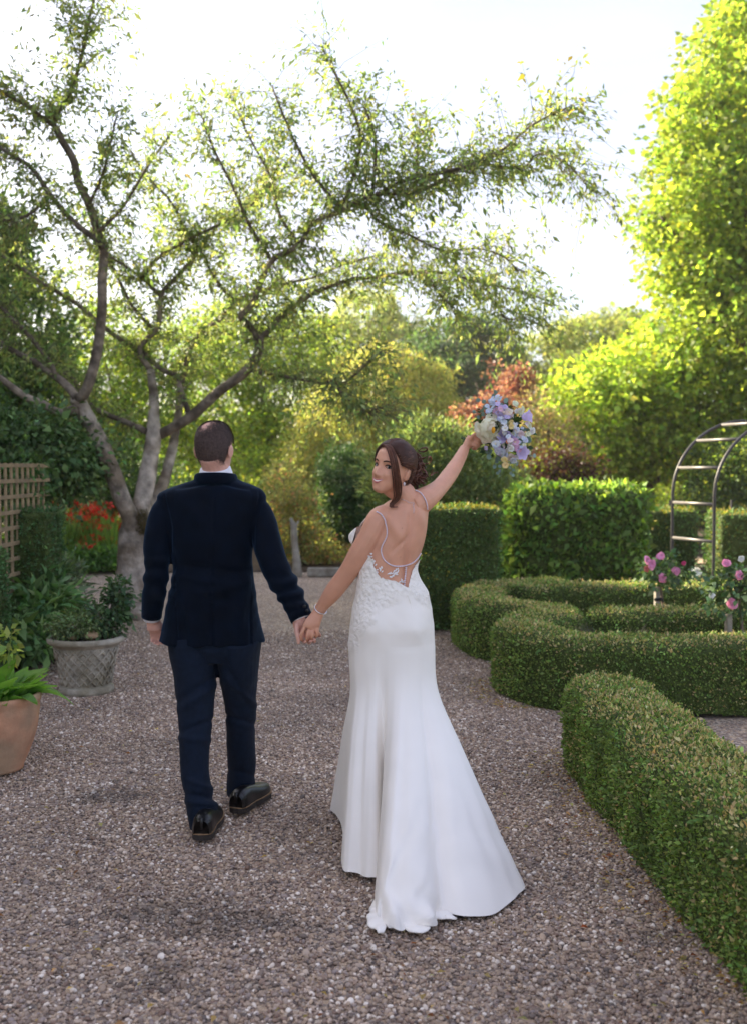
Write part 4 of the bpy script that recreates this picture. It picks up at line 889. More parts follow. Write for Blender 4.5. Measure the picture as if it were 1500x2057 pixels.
def bride():
    rt = G(775, 1690); t = thing('person', (rt[0], rt[1], 0), 'woman in a white backless wedding dress looking back over her shoulder, one arm raised', 'person')
    Y = 4.47; s = Y / F
    M = roty(R(12)) @ rotz(R(141)) @ rotx(R(2)); hc = P(788, 942, 4.43); SCL = .955
    hv, hf = head_mesh(True); hl = hv * SCL; hw = hl @ M.T + hc
    W = lambda x, y, z: np.array((x, y, z)) * SCL @ M.T + hc
    skin = [(hw, hf), ear(-1, M, hc, SCL * .92), ear(1, M, hc, SCL * .92)]
    skin.append(tube([W(0, -.02, -.03), W(0, -.02, -.07), P(810, 992, 4.45), P(813, 1012, 4.46)], [.05, .049, .052, .062], 18, 14))
    TR = [(1000, 790, 840, .055), (1010, 774, 852, .068), (1022, 760, 860, .082), (1040, 754, 859, .095), (1062, 750, 857, .102), (1085, 744, 853, .104), (1108, 736, 846, .100), (1133, 726, 837, .094), (1145, 724, 835, .092), (1160, 722, 840, .094), (1187, 718, 856, .105), (1222, 711, 864, .122), (1257, 706, 868, .135), (1290, 703, 869, .138)]
    pts = [P((a + b) / 2, v, Y) for v, a, b, d in TR]; rad = [((b - a) / 2 * s, d) for v, a, b, d in TR]
    skin.append(stack(pts, rad, 40, 40))
    # left arm down to his hand
    skin.append(tube([P(778, 1036, 4.45), P(762, 1045, 4.44), P(745, 1078, 4.435), P(722, 1115, 4.45), P(699, 1150, 4.48), P(671, 1187, 4.52), P(651, 1213, 4.555), P(643, 1225, 4.57)], [x * s for x in (24, 26, 25, 23.5, 19.5, 18.5, 13.5, 11.8)], 18, 44))
    # right arm raised, reaching away
    skin.append(tube([P(836, 1012, 4.46), P(850, 1004, 4.47), P(880, 981, 4.56), P(904, 951, 4.68), P(922, 922, 4.78), P(932, 902, 4.86)], [x * s for x in (27, 25, 18, 16.5, 13.5, 11)], 18, 36))
    # left hand over his
    skin.append(tube([P(644, 1222, 4.568), P(637, 1236, 4.565), P(628, 1252, 4.56), P(624, 1262, 4.562)], [(.024, .017), (.028, .016), (.036, .015), (.037, .014)], 16, 14, ref=(1, 0, .55)))
    for k0, k1, k2, k3 in (((611, 1262), (606, 1273), (605, 1283), (609, 1287)), ((620, 1267), (618, 1277), (617, 1284), (619, 1287)), ((628, 1268), (628, 1277), (626, 1282), (625, 1284)), ((637, 1264), (638, 1272), (636, 1277), (634, 1279))):
        skin.append(finger([P(*k0, 4.556), P(*k1, 4.552), P(*k2, 4.565), P(*k3, 4.59)], .0085, .007))
    skin.append(finger([P(634, 1236, 4.58), P(621, 1252, 4.60), P(613, 1266, 4.61)], .0095, .0075))
    # right hand round the stems
    skin.append(tube([P(931, 904, 4.855), P(938, 893, 4.87), P(947, 884, 4.88)], [(.022, .017), (.028, .018), (.034, .02)], 16, 10, ref=(.4, 0, .9)))
    for i, (a0, b0, c0, d0) in enumerate((((952, 874), (962, 875), (967, 883), (961, 889)), ((951, 880), (962, 882), (966, 889), (958, 893)), ((948, 886), (959, 889), (961, 896), (953, 898)), ((945, 892), (954, 895), (955, 901), (948, 901)))):
        skin.append(finger([P(*a0, 4.87), P(*b0, 4.865), P(*c0, 4.885), P(*d0, 4.91)], .0085, .007))
    skin.append(finger([P(942, 884, 4.86), P(950, 874, 4.845), P(960, 871, 4.845)], .0095, .0075))
    for uu, y2 in ((760, 4.55), (800, 4.42)):
        skin.append(tube([P(uu, 1290, Y), P(uu, 1450, Y + .03), P(uu - 5, 1600, y2), P(uu - 5, 1690, y2)], [.085, .06, .048, .036], 12, 14))
    V, Fc, N = remesh(skin, .0034, 2)
    u = (V[:, 0] / V[:, 1]) * F + CX; vv = HOR + (H - V[:, 2]) / V[:, 1] * F
    bk = np.clip(-N[:, 1] * 1.5, 0, 1) * (vv > 1000) * (u > 752)
    sp = np.interp(vv, [1010, 1062, 1105, 1170], [826, 824, 815, 812]); d = -.013 * np.exp(-((u - sp) / 7) ** 2) * bk * np.clip((vv - 1010) / 30, 0, 1)
    for (cu, cv, ang, ln, wd, am) in ((790, 1058, 1.1, 30, 11, .012), (843, 1040, 1.4, 26, 8, .010), (805, 1092, -.75, 24, 5, -.007), (795, 1150, 1.3, 30, 12, .004), (826, 1150, 1.6, 26, 9, .004), (772, 1120, .9, 30, 7, -.003)):
        du, dv = u - cu, vv - cv; a1 = du * math.cos(ang) + dv * math.sin(ang); a2 = -du * math.sin(ang) + dv * math.cos(ang); d += am * np.exp(-(a1 / ln) ** 2 - (a2 / wd) ** 2) * bk
    V = V + N * d[:, None]
    mk('body', V, Fc, SKIN_B, t)
    B = bvh_of(V, Fc)
    # -------- face
    def onface(x, z, off=.0006):
        o = Vector(W(x, .2, z)); dr = Vector(W(x, 0, z) - W(x, .2, z)).normalized(); h = B.ray_cast(o, dr)
        return (np.array(h[0]) + np.array(h[1]) * off, np.array(h[1])) if h[0] is not None else (W(x, .085, z), W(0, 1, 0) - W(0, 0, 0))
    EYEW = mat('eye_white', srgb(214, 208, 204), .25, .02, 10, spec=.4); IRIS = mat('iris', srgb(58, 62, 58), .2, .2, 200, spec=.6); PUP = mat('dark_lash', srgb(18, 13, 12), .4, .1, 50)
    LIP = mat('lip', srgb(196, 116, 112), .35, .08, 80, spec=.5); TEETH = mat('teeth', srgb(244, 240, 234), .3, .02, 50)
    camp = np.array((0, 0, H))
    for sx in (-1, 1):
        p, n_ = onface(sx * .0315, .0015, 0); ec = p - unit(W(0, 1, 0) - W(0, 0, 0)) * .0085
        e = mk('eye', *ellipsoid(ec, (.0122, .0122, .0122), 20, 14), EYEW, t)
        g = unit(unit(camp - ec) * .8 + unit(W(0, 1, .1) - W(0, 0, 0)) * .35)
        mk('iris', *ellipsoid(ec + g * .0078, (.0064, .0064, .0064), 14, 10), IRIS, e); mk('pupil', *ellipsoid(ec + g * .0124, (.0030, .0030, .0030), 10, 8), PUP, e)
        arc = [(.014, -.003), (.010, .0055), (.002, .0085), (-.006, .0072), (-.0125, .001)]
        mk('eyelash', *tube([onface(sx * (.0315 + a), .0015 + b, .0018)[0] for a, b in arc], [.0014, .0024, .0027, .0024, .0012], 6, 16), PUP, t)
        mk('eyelash', *tube([onface(sx * (.0315 + a), .0015 + b, .0012)[0] for a, b in ((.0135, -.003), (.006, -.0066), (-.003, -.0066), (-.0115, -.001))], [.0008, .001, .001, .0006], 6, 12), PUP, t)
        mk('eyebrow', *tube([onface(sx * a, b, .0005)[0] for a, b in ((.014, .0195), (.024, .0235), (.036, .0245), (.048, .018))], [.0026, .0031, .0026, .0012], 6, 16), HAIR_B, t)
    # smile: teeth strip between two lips
    def strip(name, top, bot, m, off, cols=15, bulge=.0):
        xs = np.linspace(-1, 1, cols); Vv = []; rows = 5
        for x in xs:
            for r_ in range(rows):
                q = r_ / (rows - 1); z = top(x) * (1 - q) + bot(x) * q
                p, n_ = onface(x * .0255, z, off + bulge * math.sin(q * PI)); Vv.append(p)
        Fq = [(i * rows + j, i * rows + j + 1, (i + 1) * rows + j + 1, (i + 1) * rows + j) for i in range(cols - 1) for j in range(rows - 1)]
        return mk(name, Vv, Fq, m, t)
    cur = lambda x: .0085 * x * x
    strip('lips', lambda x: -.0605 + cur(x) - .001 * math.exp(-(x / .18) ** 2) - .003 * abs(x) ** 3, lambda x: -.0655 + cur(x) * 1.0, LIP, .0008, bulge=.0016)
    strip('teeth', lambda x: -.0650 + cur(x), lambda x: -.0710 + cur(x) * 1.55, TEETH, .0006)
    strip('lips', lambda x: -.0705 + cur(x) * 1.55, lambda x: -.0785 + cur(x) * 2.3, LIP, .0008, bulge=.0024)
    mk('earring', *ellipsoid(P(810, 972, 4.345) if cast(B, 810, 972) is None else cast(B, 810, 972, .004), (.0055, .0055, .0085), 12, 8), mat('pearl', srgb(236, 226, 230), .2, .03, 40, spec=.6), t)
    # -------- hair
    ctr = np.array((0, -.005, .012)); nn = unit(hl - ctr); x, y, z = hl.T / SCL
    line = np.where(z > .085, .078, np.where(z > .015, .036 + (z - .015) * .6, .0))
    rg = np.clip((line - y) / .012, 0, 1) * np.clip((z + .072 + .15 * np.maximum(y, -.08)) / .012, 0, 1)
    rg *= np.where((z < .016) & (y > -.020), 0, 1)
    capV = (hl + nn * (.001 + .0115 * rg * (1 + .25 * n3(hl, 40)))[:, None]) @ M.T + hc; keep = rg > .02
    hr = mk('hair', capV, [f for f in hf if len(f) == 4 and all(keep[i] for i in f)], HAIR_B, t)
    bun = np.array((0.0, -.112, .022)) * SCL
    def rad_dir(d):   # skull radius along a direction from ctr
        return 1 / np.sqrt((d[..., 0] / .0755) ** 2 + (np.where(d[..., 1] > 0, d[..., 1] / .093, d[..., 1] / .094)) ** 2 + (d[..., 2] / .108) ** 2) * SCL
    st = MB(); ks = np.where(rg > .15)[0]
    hcol = lambda: leafcols(1, srgb(96, 62, 48), .3, hue=.08)[0]
    for i in rng.choice(ks, 900):
        d0 = unit(hl[i] - ctr); d1 = unit(bun - ctr + rng.normal(0, .012, 3)); q = np.linspace(0, 1, 9)[:, None]
        d_ = unit(d0 * (1 - q) + d1 * q + np.array((0, 0, .12)) * np.sin(q * PI) * (1 if d0[2] > .3 else -.2))
        pp = ctr + d_ * (rad_dir(d_)[:, None] + .0135 + rng.random() * .004)
        st.add(tube(pp @ M.T + hc, np.concatenate([[.0006], np.full(7, .0015), [.0008]]), 4, cap=False), hcol())
    st.build('hair_strands', HAIR_S, hr)
    cb = MB()
    cb.add(ellipsoid(hc + M @ (bun + np.array((0, -.022, -.004))), (.03, .03, .042), 14, 10), srgb(40, 24, 20))
    for i in range(170):   # pinned-up curls
        c = bun + np.array((rng.normal(0, .027), -.030 + rng.normal(0, .022), rng.normal(-.004, .038))); a0 = rng.random() * 6.28; rr = .010 + .012 * rng.random(); L_ = 14
        ax = unit(rng.normal(size=3)); b1 = unit(np.cross(ax, (0, .3, 1))); b2 = np.cross(ax, b1); a = a0 + np.linspace(0, 4.2 + 3 * rng.random(), L_)
        pp = c + b1 * (np.cos(a) * rr)[:, None] + b2 * (np.sin(a) * rr)[:, None] + ax * np.linspace(-.014, .014, L_)[:, None]
        cb.add(tube(pp @ M.T + hc, np.sin(np.linspace(.25, PI - .12, L_)) * (.0024 + .003 * rng.random()), 6, cap=False), hcol())
    for i in range(34):   # loose tendrils at the nape and side
        c = bun + np.array((rng.normal(0, .024), -.012 + rng.normal(0, .024), -.03)); L_ = 16; q = np.linspace(0, 1, L_); ph = rng.random() * 6.28
        ln = .035 + .075 * rng.random(); pp = np.stack([c[0] + .008 * np.sin(q * 7 + ph), c[1] - .012 * q + .008 * np.cos(q * 7 + ph), c[2] - q * ln], 1)
        cb.add(tube(pp @ M.T + hc, np.linspace(.0026, .0006, L_), 5, cap=False), hcol())
    cb.build('hair_bun', HAIR_S, hr)
    lk = MB()
    path = [(773, 894), (780, 896), (786, 906), (792, 928), (796, 954), (799, 978), (797, 1000), (787, 1012), (787, 1018), (798, 1018)]
    for i in range(80):
        o1 = rng.normal(0, 2.6) ; o2 = rng.normal(0, 1.5); end = len(path) if rng.random() < .6 else len(path) - 2; pp = []
        for j, (a, b) in enumerate(path[:end]):
            wv = (.6, 1, 1.3, 1.4, 1.5, 1.5, 1.3, .9, .5, .2)[j]; uu = a + o1 * wv + rng.normal(0, .4); v_ = b + o2 * wv * .6
            h = cast(B, uu, v_); yy = min(4.44, (h[1] if h is not None else 4.40)) - .008 - .006 * rng.random(); pp.append(P(uu, v_, max(yy, 4.30)))
        pp = np.array(pp); pp[:, 1] = np.convolve(np.pad(pp[:, 1], 1, 'edge'), [.25, .5, .25], 'valid') - .004
        lk.add(tube(pp, np.linspace(.0016, .0007, len(pp)), 4, len(pp) * 4, cap=False), hcol())
    lk.build('hair_lock', HAIR_S, hr)
    dp = unit(np.array((-.42, -.62, .66))); mk('hair_pin', *ellipsoid((ctr + dp * (rad_dir(dp) + .017)) @ M.T + hc, (.005, .004, .005), 10, 8), TEETH, hr)
    # -------- dress
    TV = [r[0] for r in TR]
    def ring(v):
        a = np.interp(v, TV, [r[1] for r in TR]); b = np.interp(v, TV, [r[2] for r in TR]); d = np.interp(v, TV, [r[3] for r in TR]); return a, b, d
    NT = 288; tt = np.arange(NT) / NT; ph = PI + tt * 2 * PI     # 0 left, .25 towards camera, .5 right, .75 away
    co, si = np.cos(ph), np.sin(ph)
    def ringpts(v, off):
        a, b, d = ring(v); c = np.stack([P((a_ + b_) / 2, v_, Y) for a_, b_, v_ in zip(a, b, v)]) if np.ndim(v) else P((a + b) / 2, v, Y)
        h = (b - a) / 2 * s
        q = np.array(c) + np.stack([co * (h + off), si * (d + off), 0 * co], -1); return q
    ub = ringpts(np.full(NT, 1160.), .006); uu = ub[:, 0] / ub[:, 1] * F + CX
    vb = np.interp(uu, [719, 735, 743, 750, 765, 795, 813, 825, 836, 845], [1120, 1118, 1122, 1138, 1157, 1163, 1176, 1157, 1136, 1120])
    jag = 3.2 * np.abs(np.sin(tt * NT * .42)) * np.abs(np.sin(tt * 97)) ; jag = np.where((tt > .02) & (tt < .235), jag, jag * .3)
    vf = 1052 - 10 * np.cos((tt - .75) * 4 * PI)
    wf = np.clip((np.abs(tt - .25) - np.where((tt > .25) & (tt < .75), .33, .22)) / .06, 0, 1); wf = wf * wf * (3 - 2 * wf)
    wl = np.where(tt < .5, wf, wf)
    vtop = vb * (1 - wl) + vf * wl - jag
    rows = 34; Vd = []
    v0 = 1290.
    for i in range(rows):
        q = i / (rows - 1); v = v0 + (vtop - v0) * q; Vd.append(ringpts(v, .0065 + .0012 * (1 - q)))
    Vd = np.array(Vd)
    # bust and seat fullness
    for c, dr, am, rr in ((P(737, 1074, 4.50), (-1, .2, 0), .10, .072), (P(800, 1082, 4.56), (.1, 1, 0), .035, .06), (P(748, 1262, 4.35), (-.2, -1, 0), .022, .075), (P(830, 1262, 4.35), (.25, -1, 0), .022, .075)):
        d2 = ((Vd - c) ** 2).sum(-1); Vd = Vd + np.exp(-d2 / rr ** 2)[..., None] * np.array(dr) * am
    Vd += (.0016 * n3(Vd, 26) + .0012 * n3(Vd, 50, 3))[..., None] * np.stack([co, si, 0 * co], -1)
    idx = lambda r: [(i * NT + j, i * NT + (j + 1) % NT, (i + 1) * NT + (j + 1) % NT, (i + 1) * NT + j) for i in range(r - 1) for j in range(NT)]
    LACE = mat('white_lace', srgb(240, 236, 236), .75, .05, 60, .006, 70)
    # skirt, ruled from the knee to a train lying on the gravel
    gk = np.array([(0, -.150, 4.66), (.05, -.118, 4.36), (.09, -.118, 4.08), (.115, -.10, 4.045), (.15, -.04, 4.02), (.185, .028, 4.00), (.205, .072, 4.17), (.222, .052, 4.12), (.238, .004, 3.90), (.265, .004, 3.66), (.29, .04, 3.55), (.315, .12, 3.54), (.345, .215, 3.61), (.365, .27, 3.66), (.38, .315, 3.63), (.41, .43, 3.70), (.435, .54, 3.79), (.455, .595, 3.90), (.48, .55, 4.06), (.51, .50, 4.2), (.58, .46, 4.5), (.68, .3, 4.82), (.78, .05, 4.98), (.88, -.13, 4.95), (.945, -.205, 4.82), (.975, -.175, 4.76)])
    g3 = np.vstack([gk[-3:] - (1, 0, 0), gk, gk[:3] + (1, 0, 0)]); gx = np.interp(tt, g3[:, 0], g3[:, 1]); gy = np.interp(tt, g3[:, 0], g3[:, 2])
    ker = np.array([1, 3, 4, 3, 1.]) / 12
    gx, gy = [np.convolve(np.concatenate([q[-2:], q, q[:2]]), ker, 'valid') for q in (gx, gy)]
    hip = Vd[0]; z0 = hip[:, 2].mean(); Sr = 54; Vs = []
    prev = hip
    for i in range(Sr):
        q = i / (Sr - 1); z = z0 * (1 - q) + .004 * q
        wz = min(1.0, math.log(1 + math.exp((.68 - z) / .07)) * .07 / .68)
        nar = 1 - .075 * math.exp(-((z - .64) / .13) ** 2)
        cx = hip[:, 0].mean(); cy = Y; hx = cx + (hip[:, 0] - cx) * nar; hy = cy + (hip[:, 1] - cy) * (1 - .18 * math.exp(-((z - .62) / .16) ** 2))
        X = hx * (1 - wz) + gx * wz; Yy = hy * (1 - wz) + gy * wz
        fold = np.zeros(NT)
        for c, wd, am in ((.135, .016, -.012), (.165, .014, .012), (.268, .013, .016), (.295, .012, -.014), (.33, .016, .014), (.365, .014, -.022), (.40, .02, .016), (.445, .016, -.014), (.07, .018, .010), (.48, .015, .012)):
            fold += am * np.exp(-((tt - c - .012 * (1 - wz)) / wd) ** 2)
        fold *= 1.5 * wz ** 1.1
        zz = np.full(NT, z)
        # drag creases and crumpled hem of the train
        tr = np.exp(-((tt - .34) / .11) ** 2)
        pq = np.stack([X, Yy, zz], 1)
        fold += tr * .006 * np.exp(-((z - .17) / .12) ** 2) * np.sin(z * 46 + (tt - .3) * 62)
        for t0, zc, kk, ln_, wd_, am_ in ((.285, .14, .22, .10, .008, .010), (.31, .20, .2, .12, .008, -.009), (.33, .13, .28, .09, .008, .010), (.352, .22, .18, .12, .009, -.009), (.385, .28, .06, .18, .009, .010), (.42, .2, -.05, .15, .009, -.008), (.30, .07, .35, .05, .007, -.009), (.15, .3, .03, .25, .01, .007), (.36, .45, .03, .2, .008, -.006)):
            fold += am_ * np.exp(-((tt - t0 - kk * (z - zc)) / wd_) ** 2) * math.exp(-((z - zc) / ln_) ** 2)
        cr_ = np.exp(-(z / .075) ** 2) * np.exp(-((tt - .305) / .055) ** 2)
        fold += cr_ * (.030 * np.sin(tt * 190 + z * 60) + .026 * n3(pq, 26)); zz = zz + cr_ * np.clip(z / .02, 0, 1) * (.018 * (1 + np.sin(tt * 150 + 1)) + .012 * n3(pq, 30, 4))
        zz = zz + np.exp(-(z / .02) ** 2) * np.where((tt > .1) & (tt < .5), .004 * (1 + np.sin(tt * 120)), .003)
        Vs.append(np.stack([X + co * fold, Yy + si * fold, np.maximum(zz, .004)], 1))
    Vs = np.array(Vs); Vs += (.0012 * n3(Vs, 12))[..., None] * np.stack([co, si, 0 * co], -1)
    AllV = np.concatenate([Vd[::-1], Vs[1:]]); nr = len(AllV)
    um = AllV[..., 0] / AllV[..., 1] * F + CX; vm = HOR + (H - AllV[..., 2]) / AllV[..., 1] * F
    lim = np.interp(um, [690, 720, 740, 770, 800, 830, 850, 870], [1330, 1310, 1262, 1225, 1215, 1205, 1225, 1235]) + 14 * n3(AllV, 30)
    mask = np.clip((lim - vm) / 22, 0, 1); mask = np.where(AllV[..., 1] > 4.5, np.clip((1215 - vm) / 30, 0, 1), mask)
    sk = mk('dress', AllV.reshape(-1, 3), [f[::-1] for f in idx(nr)], DRESS, t, np.repeat(mask.reshape(-1, 1), 3, 1))
    
    for pth, r_ in ((((758, 1798), (764, 1822), (759, 1850), (764, 1872)), .017), (((772, 1832), (806, 1846), (846, 1838), (884, 1836), (910, 1846)), .016), (((778, 1858), (812, 1852), (838, 1864), (868, 1850)), .015)):
        V_, F_ = tube([G(a, b, .012) for a, b in pth], [(.004, r_ * .6)] + [(r_ * .55, r_ * 2.2)] * (len(pth) - 2) + [(.004, r_ * .6)], 12, 28, ref=(0, 0, 1))
        V_ = V_ + np.stack([n3(V_, 45), n3(V_, 40, 2), n3(V_, 60, 4) * .8], 1) * .008; V_[:, 2] = np.maximum(V_[:, 2], .003)
        mk('train_fold', V_, F_, DRESS, sk, np.zeros((len(V_), 3)))
    # zip seam
    DB = bvh_of(AllV.reshape(-1, 3), idx(nr))
    zp = [cast(DB, a, b, .0015) for a, b in ((814, 1178), (819, 1195), (824, 1212), (829, 1232), (833, 1250), (835, 1262))]
    zp = [q for q in zp if q is not None]
    mk('zip_seam', *tube(zp, .0016, 6, 24), DRESS, sk)
    # lace motifs on the edge
    LB = bvh_of(V, Fc); lm = MB()
    for a, b, n_ in ((750, 1130, 7), (757, 1146, 9), (764, 1143, 7), (790, 1152, 8), (796, 1148, 7), (784, 1158, 6), (745, 1116, 6), (836, 1138, 6), (832, 1146, 6), (806, 1168, 5)):
        for k in range(n_):
            p = cast(LB, a + rng.normal(0, 2.4), b + rng.normal(0, 3.0), .003)
            if p is None: continue
            an = rng.random() * 6.28; lm.add(ellipsoid(p, (.0030, .0016, .0058), 8, 6, roty(an)))
    lm.build('lace_edge', LACE, sk, kind='stuff')
    # beaded straps and covered buttons
    BEAD = mat('pearl_bead', srgb(226, 214, 222), .3, .12, 200, spec=.6); DIA = mat('strap_cord', srgb(190, 170, 186), .5, .2, 200)
    def beads(path, r, name):
        p = [cast(B, a, b, .0035) for a, b in smoothpath(path, 60)[:, :2]]; p = np.array([q for q in p if q is not None])
        for k in range(1, len(p)):
            if np.linalg.norm(p[k] - p[k - 1]) > .05: p[k] = p[k - 1]
        L_ = np.concatenate([[0], np.cumsum(np.linalg.norm(np.diff(p, axis=0), axis=1))]); m = max(6, int(L_[-1] / (r * 1.7)))
        q = np.stack([np.interp(np.linspace(0, L_[-1], m), L_, p[:, i]) for i in range(3)], 1)
        so = mk(name, *tube(q, r * .7, 6), DIA, sk); b0 = MB()
        for c in q: b0.add(ellipsoid(c, (r, r, r), 8, 6))
        b0.build('beading', BEAD, so, kind='stuff')
    beads([(757, 1029), (766, 1034), (774, 1048), (778, 1065), (776, 1080), (769, 1094), (766, 1106), (770, 1122), (780, 1132), (794, 1137), (812, 1136), (826, 1131), (836, 1122), (843, 1112)], .0032, 'strap')
    beads([(833, 986), (843, 990), (851, 1000), (856, 1012), (857, 1022)], .003, 'strap')
    for k in range(9):
        p = cast(B, 815 - .4 * k, 1140 + 4.4 * k, .004); mk('button', *ellipsoid(p, (.0043, .0043, .0043), 10, 8), BEAD, sk)
    mk('strap_band', *tube([P(757, 1030, 4.42), P(745, 1034, 4.44), P(733, 1044, 4.47), P(724, 1056, 4.50)], [(.007, .003)] * 4, 8, 14, ref=(.6, .6, .3)), DRESS, sk)
    # bracelet and necklace chain
    wr = P(644, 1224, 4.569); ax = unit(P(651, 1213, 4.555) - wr); b1 = unit(np.cross(ax, (0, 1, 0))); b2 = np.cross(ax, b1); a = np.linspace(0, 2 * PI, 24)
    br = mk('bracelet', *tube(wr + b1 * (np.cos(a) * .0295)[:, None] + b2 * (np.sin(a) * .0295)[:, None], .0024, 6), mat('silver', srgb(226, 224, 228), .2, .05, 50, metal=.8), t)
    ch = [cast(B, a, b, .002) for a, b in ((806, 1003), (815, 1006), (822, 1010), (831, 1011), (829, 1016), (831, 1022), (830, 1032))]
    mk('necklace_chain', *tube([c for c in ch if c is not None], .0009, 5, 20), bpy.data.materials['silver'], t)
    for a, b in ((807, 1061), (804, 1119)):
        mk('mole', *ellipsoid(cast(B, a, b, 0), (.0016, .001, .0016), 8, 6), mat('mole', srgb(120, 76, 58), .6), t)
bride()
# ================================================================== garden objects and plants
TERRA = mat('terracotta', srgb(196, 142, 110), .85, .2, 9, .004, 40, col2=srgb(176, 146, 118))
STONE = mat('cast_stone', srgb(176, 168, 152), .9, .25, 14, .006, 60, col2=srgb(140, 132, 112))
PEAT = mat('potting_soil', srgb(50, 38, 28), .95, .4, 60, .01, 120)
def blade(ln, wd, bend, fold=.25, m=7, cup=0.0):
    """one ovate leaf along +y in local space, curving down by bend"""
    V = []; Fc = []
    for i in range(m):
        q = i / (m - 1); w_ = wd * (math.sin(PI * (q * .93 + .05)) ** .8) * (1 - .25 * q); a = bend * q
        y = ln * (math.sin(a) / bend if bend else q) if bend else ln * q; z = -ln * (1 - math.cos(a)) / bend if bend else 0
        for j, x in enumerate((-1, -.5, 0, .5, 1)): V.append((x * w_ / 2, y, z + abs(x) * w_ * fold + .004 * math.sin(q * 14) * abs(x)))
    for i in range(m - 1):
        for j in range(4): Fc.append((i * 5 + j, i * 5 + j + 1, (i + 1) * 5 + j + 1, (i + 1) * 5 + j))
    return np.array(V), Fc
def plant_leaves(t, c, n, ln, wd, col, name='leaf', el=(15, 80), bend=(.4, 1.3), spread=.06, m_=None):
    ms = [blade(ln * k, wd * k, b) for k, b in ((1, bend[0]), (.85, (bend[0] + bend[1]) / 2), (1.1, bend[1]))]
    base = []
    for V, Fc in ms: base.append((V, Fc))
    protos = []
    for i in range(n):
        k = i % 3; az = i * 2.4 + rng.normal(0, .3); e = R(el[0] + (el[1] - el[0]) * (i / max(n - 1, 1)) ** 1.2)
        loc = np.asarray(c) + np.array((math.cos(az), math.sin(az), 0)) * spread * rng.random() + np.array((0, 0, .02 * rng.random()))
        if i < 3:
            V, Fc = ms[k]; cc = leafcols(1, col, .12)
            me_o = mk(name, V + world_loc(t), Fc, m_ or LEAFD, t, np.tile(cc, (len(V), 1))); protos.append(me_o); o = me_o
            o.location = tuple(loc - world_loc(t))
        else: o = share(protos[k], name, loc, t)
        o.rotation_euler = (e, rng.normal(0, .2), az - PI / 2); sc = .75 + .45 * rng.random(); o.scale = (sc, sc, sc)
# -------- terracotta pot with hosta
c = np.array((-2.03, 5.52, 0.0))
t = thing('flower_pot', c, 'large round terracotta pot cut off by the left edge of the picture', 'pot')
pot = [(0, .0), (.145, 0), (.155, .006), (.195, .10), (.228, .2), (.243, .3), (.246, .35), (.252, .365), (.255, .385), (.25, .4), (.235, .402), (.228, .39), (.22, .34)]
mk('pot_wall', *lathe(smoothpath([(r, z) for r, z in pot], 40), c, 48), TERRA, t)
mk('potting_soil', *lathe([(.0, .345), (.12, .35), (.222, .342)], c, 24), PEAT, t)
t = thing('hosta', c + (0, 0, .34), 'bright green hosta with broad pointed leaves growing in the terracotta pot', 'plant')
plant_leaves(t, c + (0, 0, .36), 64, .23, .12, (.2, .36, .07), el=(22, 76), spread=.18, m_=LEAF)
st = tube([c + (.06, 0, .35), c + (.10, -.02, .6), c + (.12, -.02, .74)], [.004, .003, .002], 6, 12); mk('flower_stem', *st, mat('green_stem', srgb(120, 140, 60), .7), t)
lf = crown([(c[0] + .11, c[1] - .02, .68, .05, .04, .09)], 60, .055, per=10, clump=.05, base=(.3, .36, .1)); mk('stem_leaves', lf[0], lf[1], LEAF, t, lf[2])
# -------- woven stone urn
c = np.array(((170 - CX) * 7.42 / F, 7.42, 0.0))
t = thing('stone_urn', c, 'weathered grey stone planter with a woven basket pattern, left of the groom', 'planter')
bodyp = [(0, 0), (.178, 0), (.186, .012), (.186, .03), (.176, .045), (.168, .055), (.170, .09), (.180, .16), (.196, .24), (.214, .31), (.222, .335)]
mk('bowl', *lathe(smoothpath(bodyp, 40), c, 48), STONE, t)
rimp = [(.222, .335), (.236, .345), (.25, .358), (.262, .362), (.27, .372), (.272, .388), (.264, .398), (.258, .402), (.24, .402), (.225, .385), (.215, .36)]
mk('rim', *lathe(rimp, c, 48), STONE, t)
mk('foot_ring', *lathe([(.17, .05), (.184, .054), (.188, .046), (.192, .03), (.192, .004), (.17, .0)], c, 48), STONE, t)
for k in range(20):
    for sg in (-1, 1):
        q = np.linspace(0, 1, 22); z = .07 + q * .255; rr = np.interp(z, [p[1] for p in bodyp[4:]], [p[0] for p in bodyp[4:]])
        a = k * 2 * PI / 20 + sg * q * 1.15; wv = .004 + .005 * sg * np.sin(a * 10 + q * 0 + (PI / 2)) * np.cos(z * 70)
        pp = c + np.stack([np.cos(a) * (rr + wv), np.sin(a) * (rr + wv), z], 1)
        mk('weave_strip', *tube(pp, [(.0065, .011)] * 22, 6), STONE, t) if k % 1 == 0 else None
mk('potting_soil', *lathe([(.0, .37), (.12, .372), (.224, .366)], c, 24), PEAT, t)
for (du, dv, r) in ((14, 0, .05), (-24, 3, .035)):
    V, Fc = ellipsoid((0, 0, 0), (r, r * .8, r * .6), 16, 10); V = V + (n3(V, 30) * .006)[:, None] * unit(V)
    o = mk('cobble', V + P(170 + du, 1277 + dv, 7.3), Fc, mat('cobble_stone', srgb(176, 146, 116), .8, .25, 20), None)
    tag(o, ('larger' if r > .04 else 'smaller') + ' tan cobble lying in the top of the stone urn', 'stone', 'cobbles in the urn')
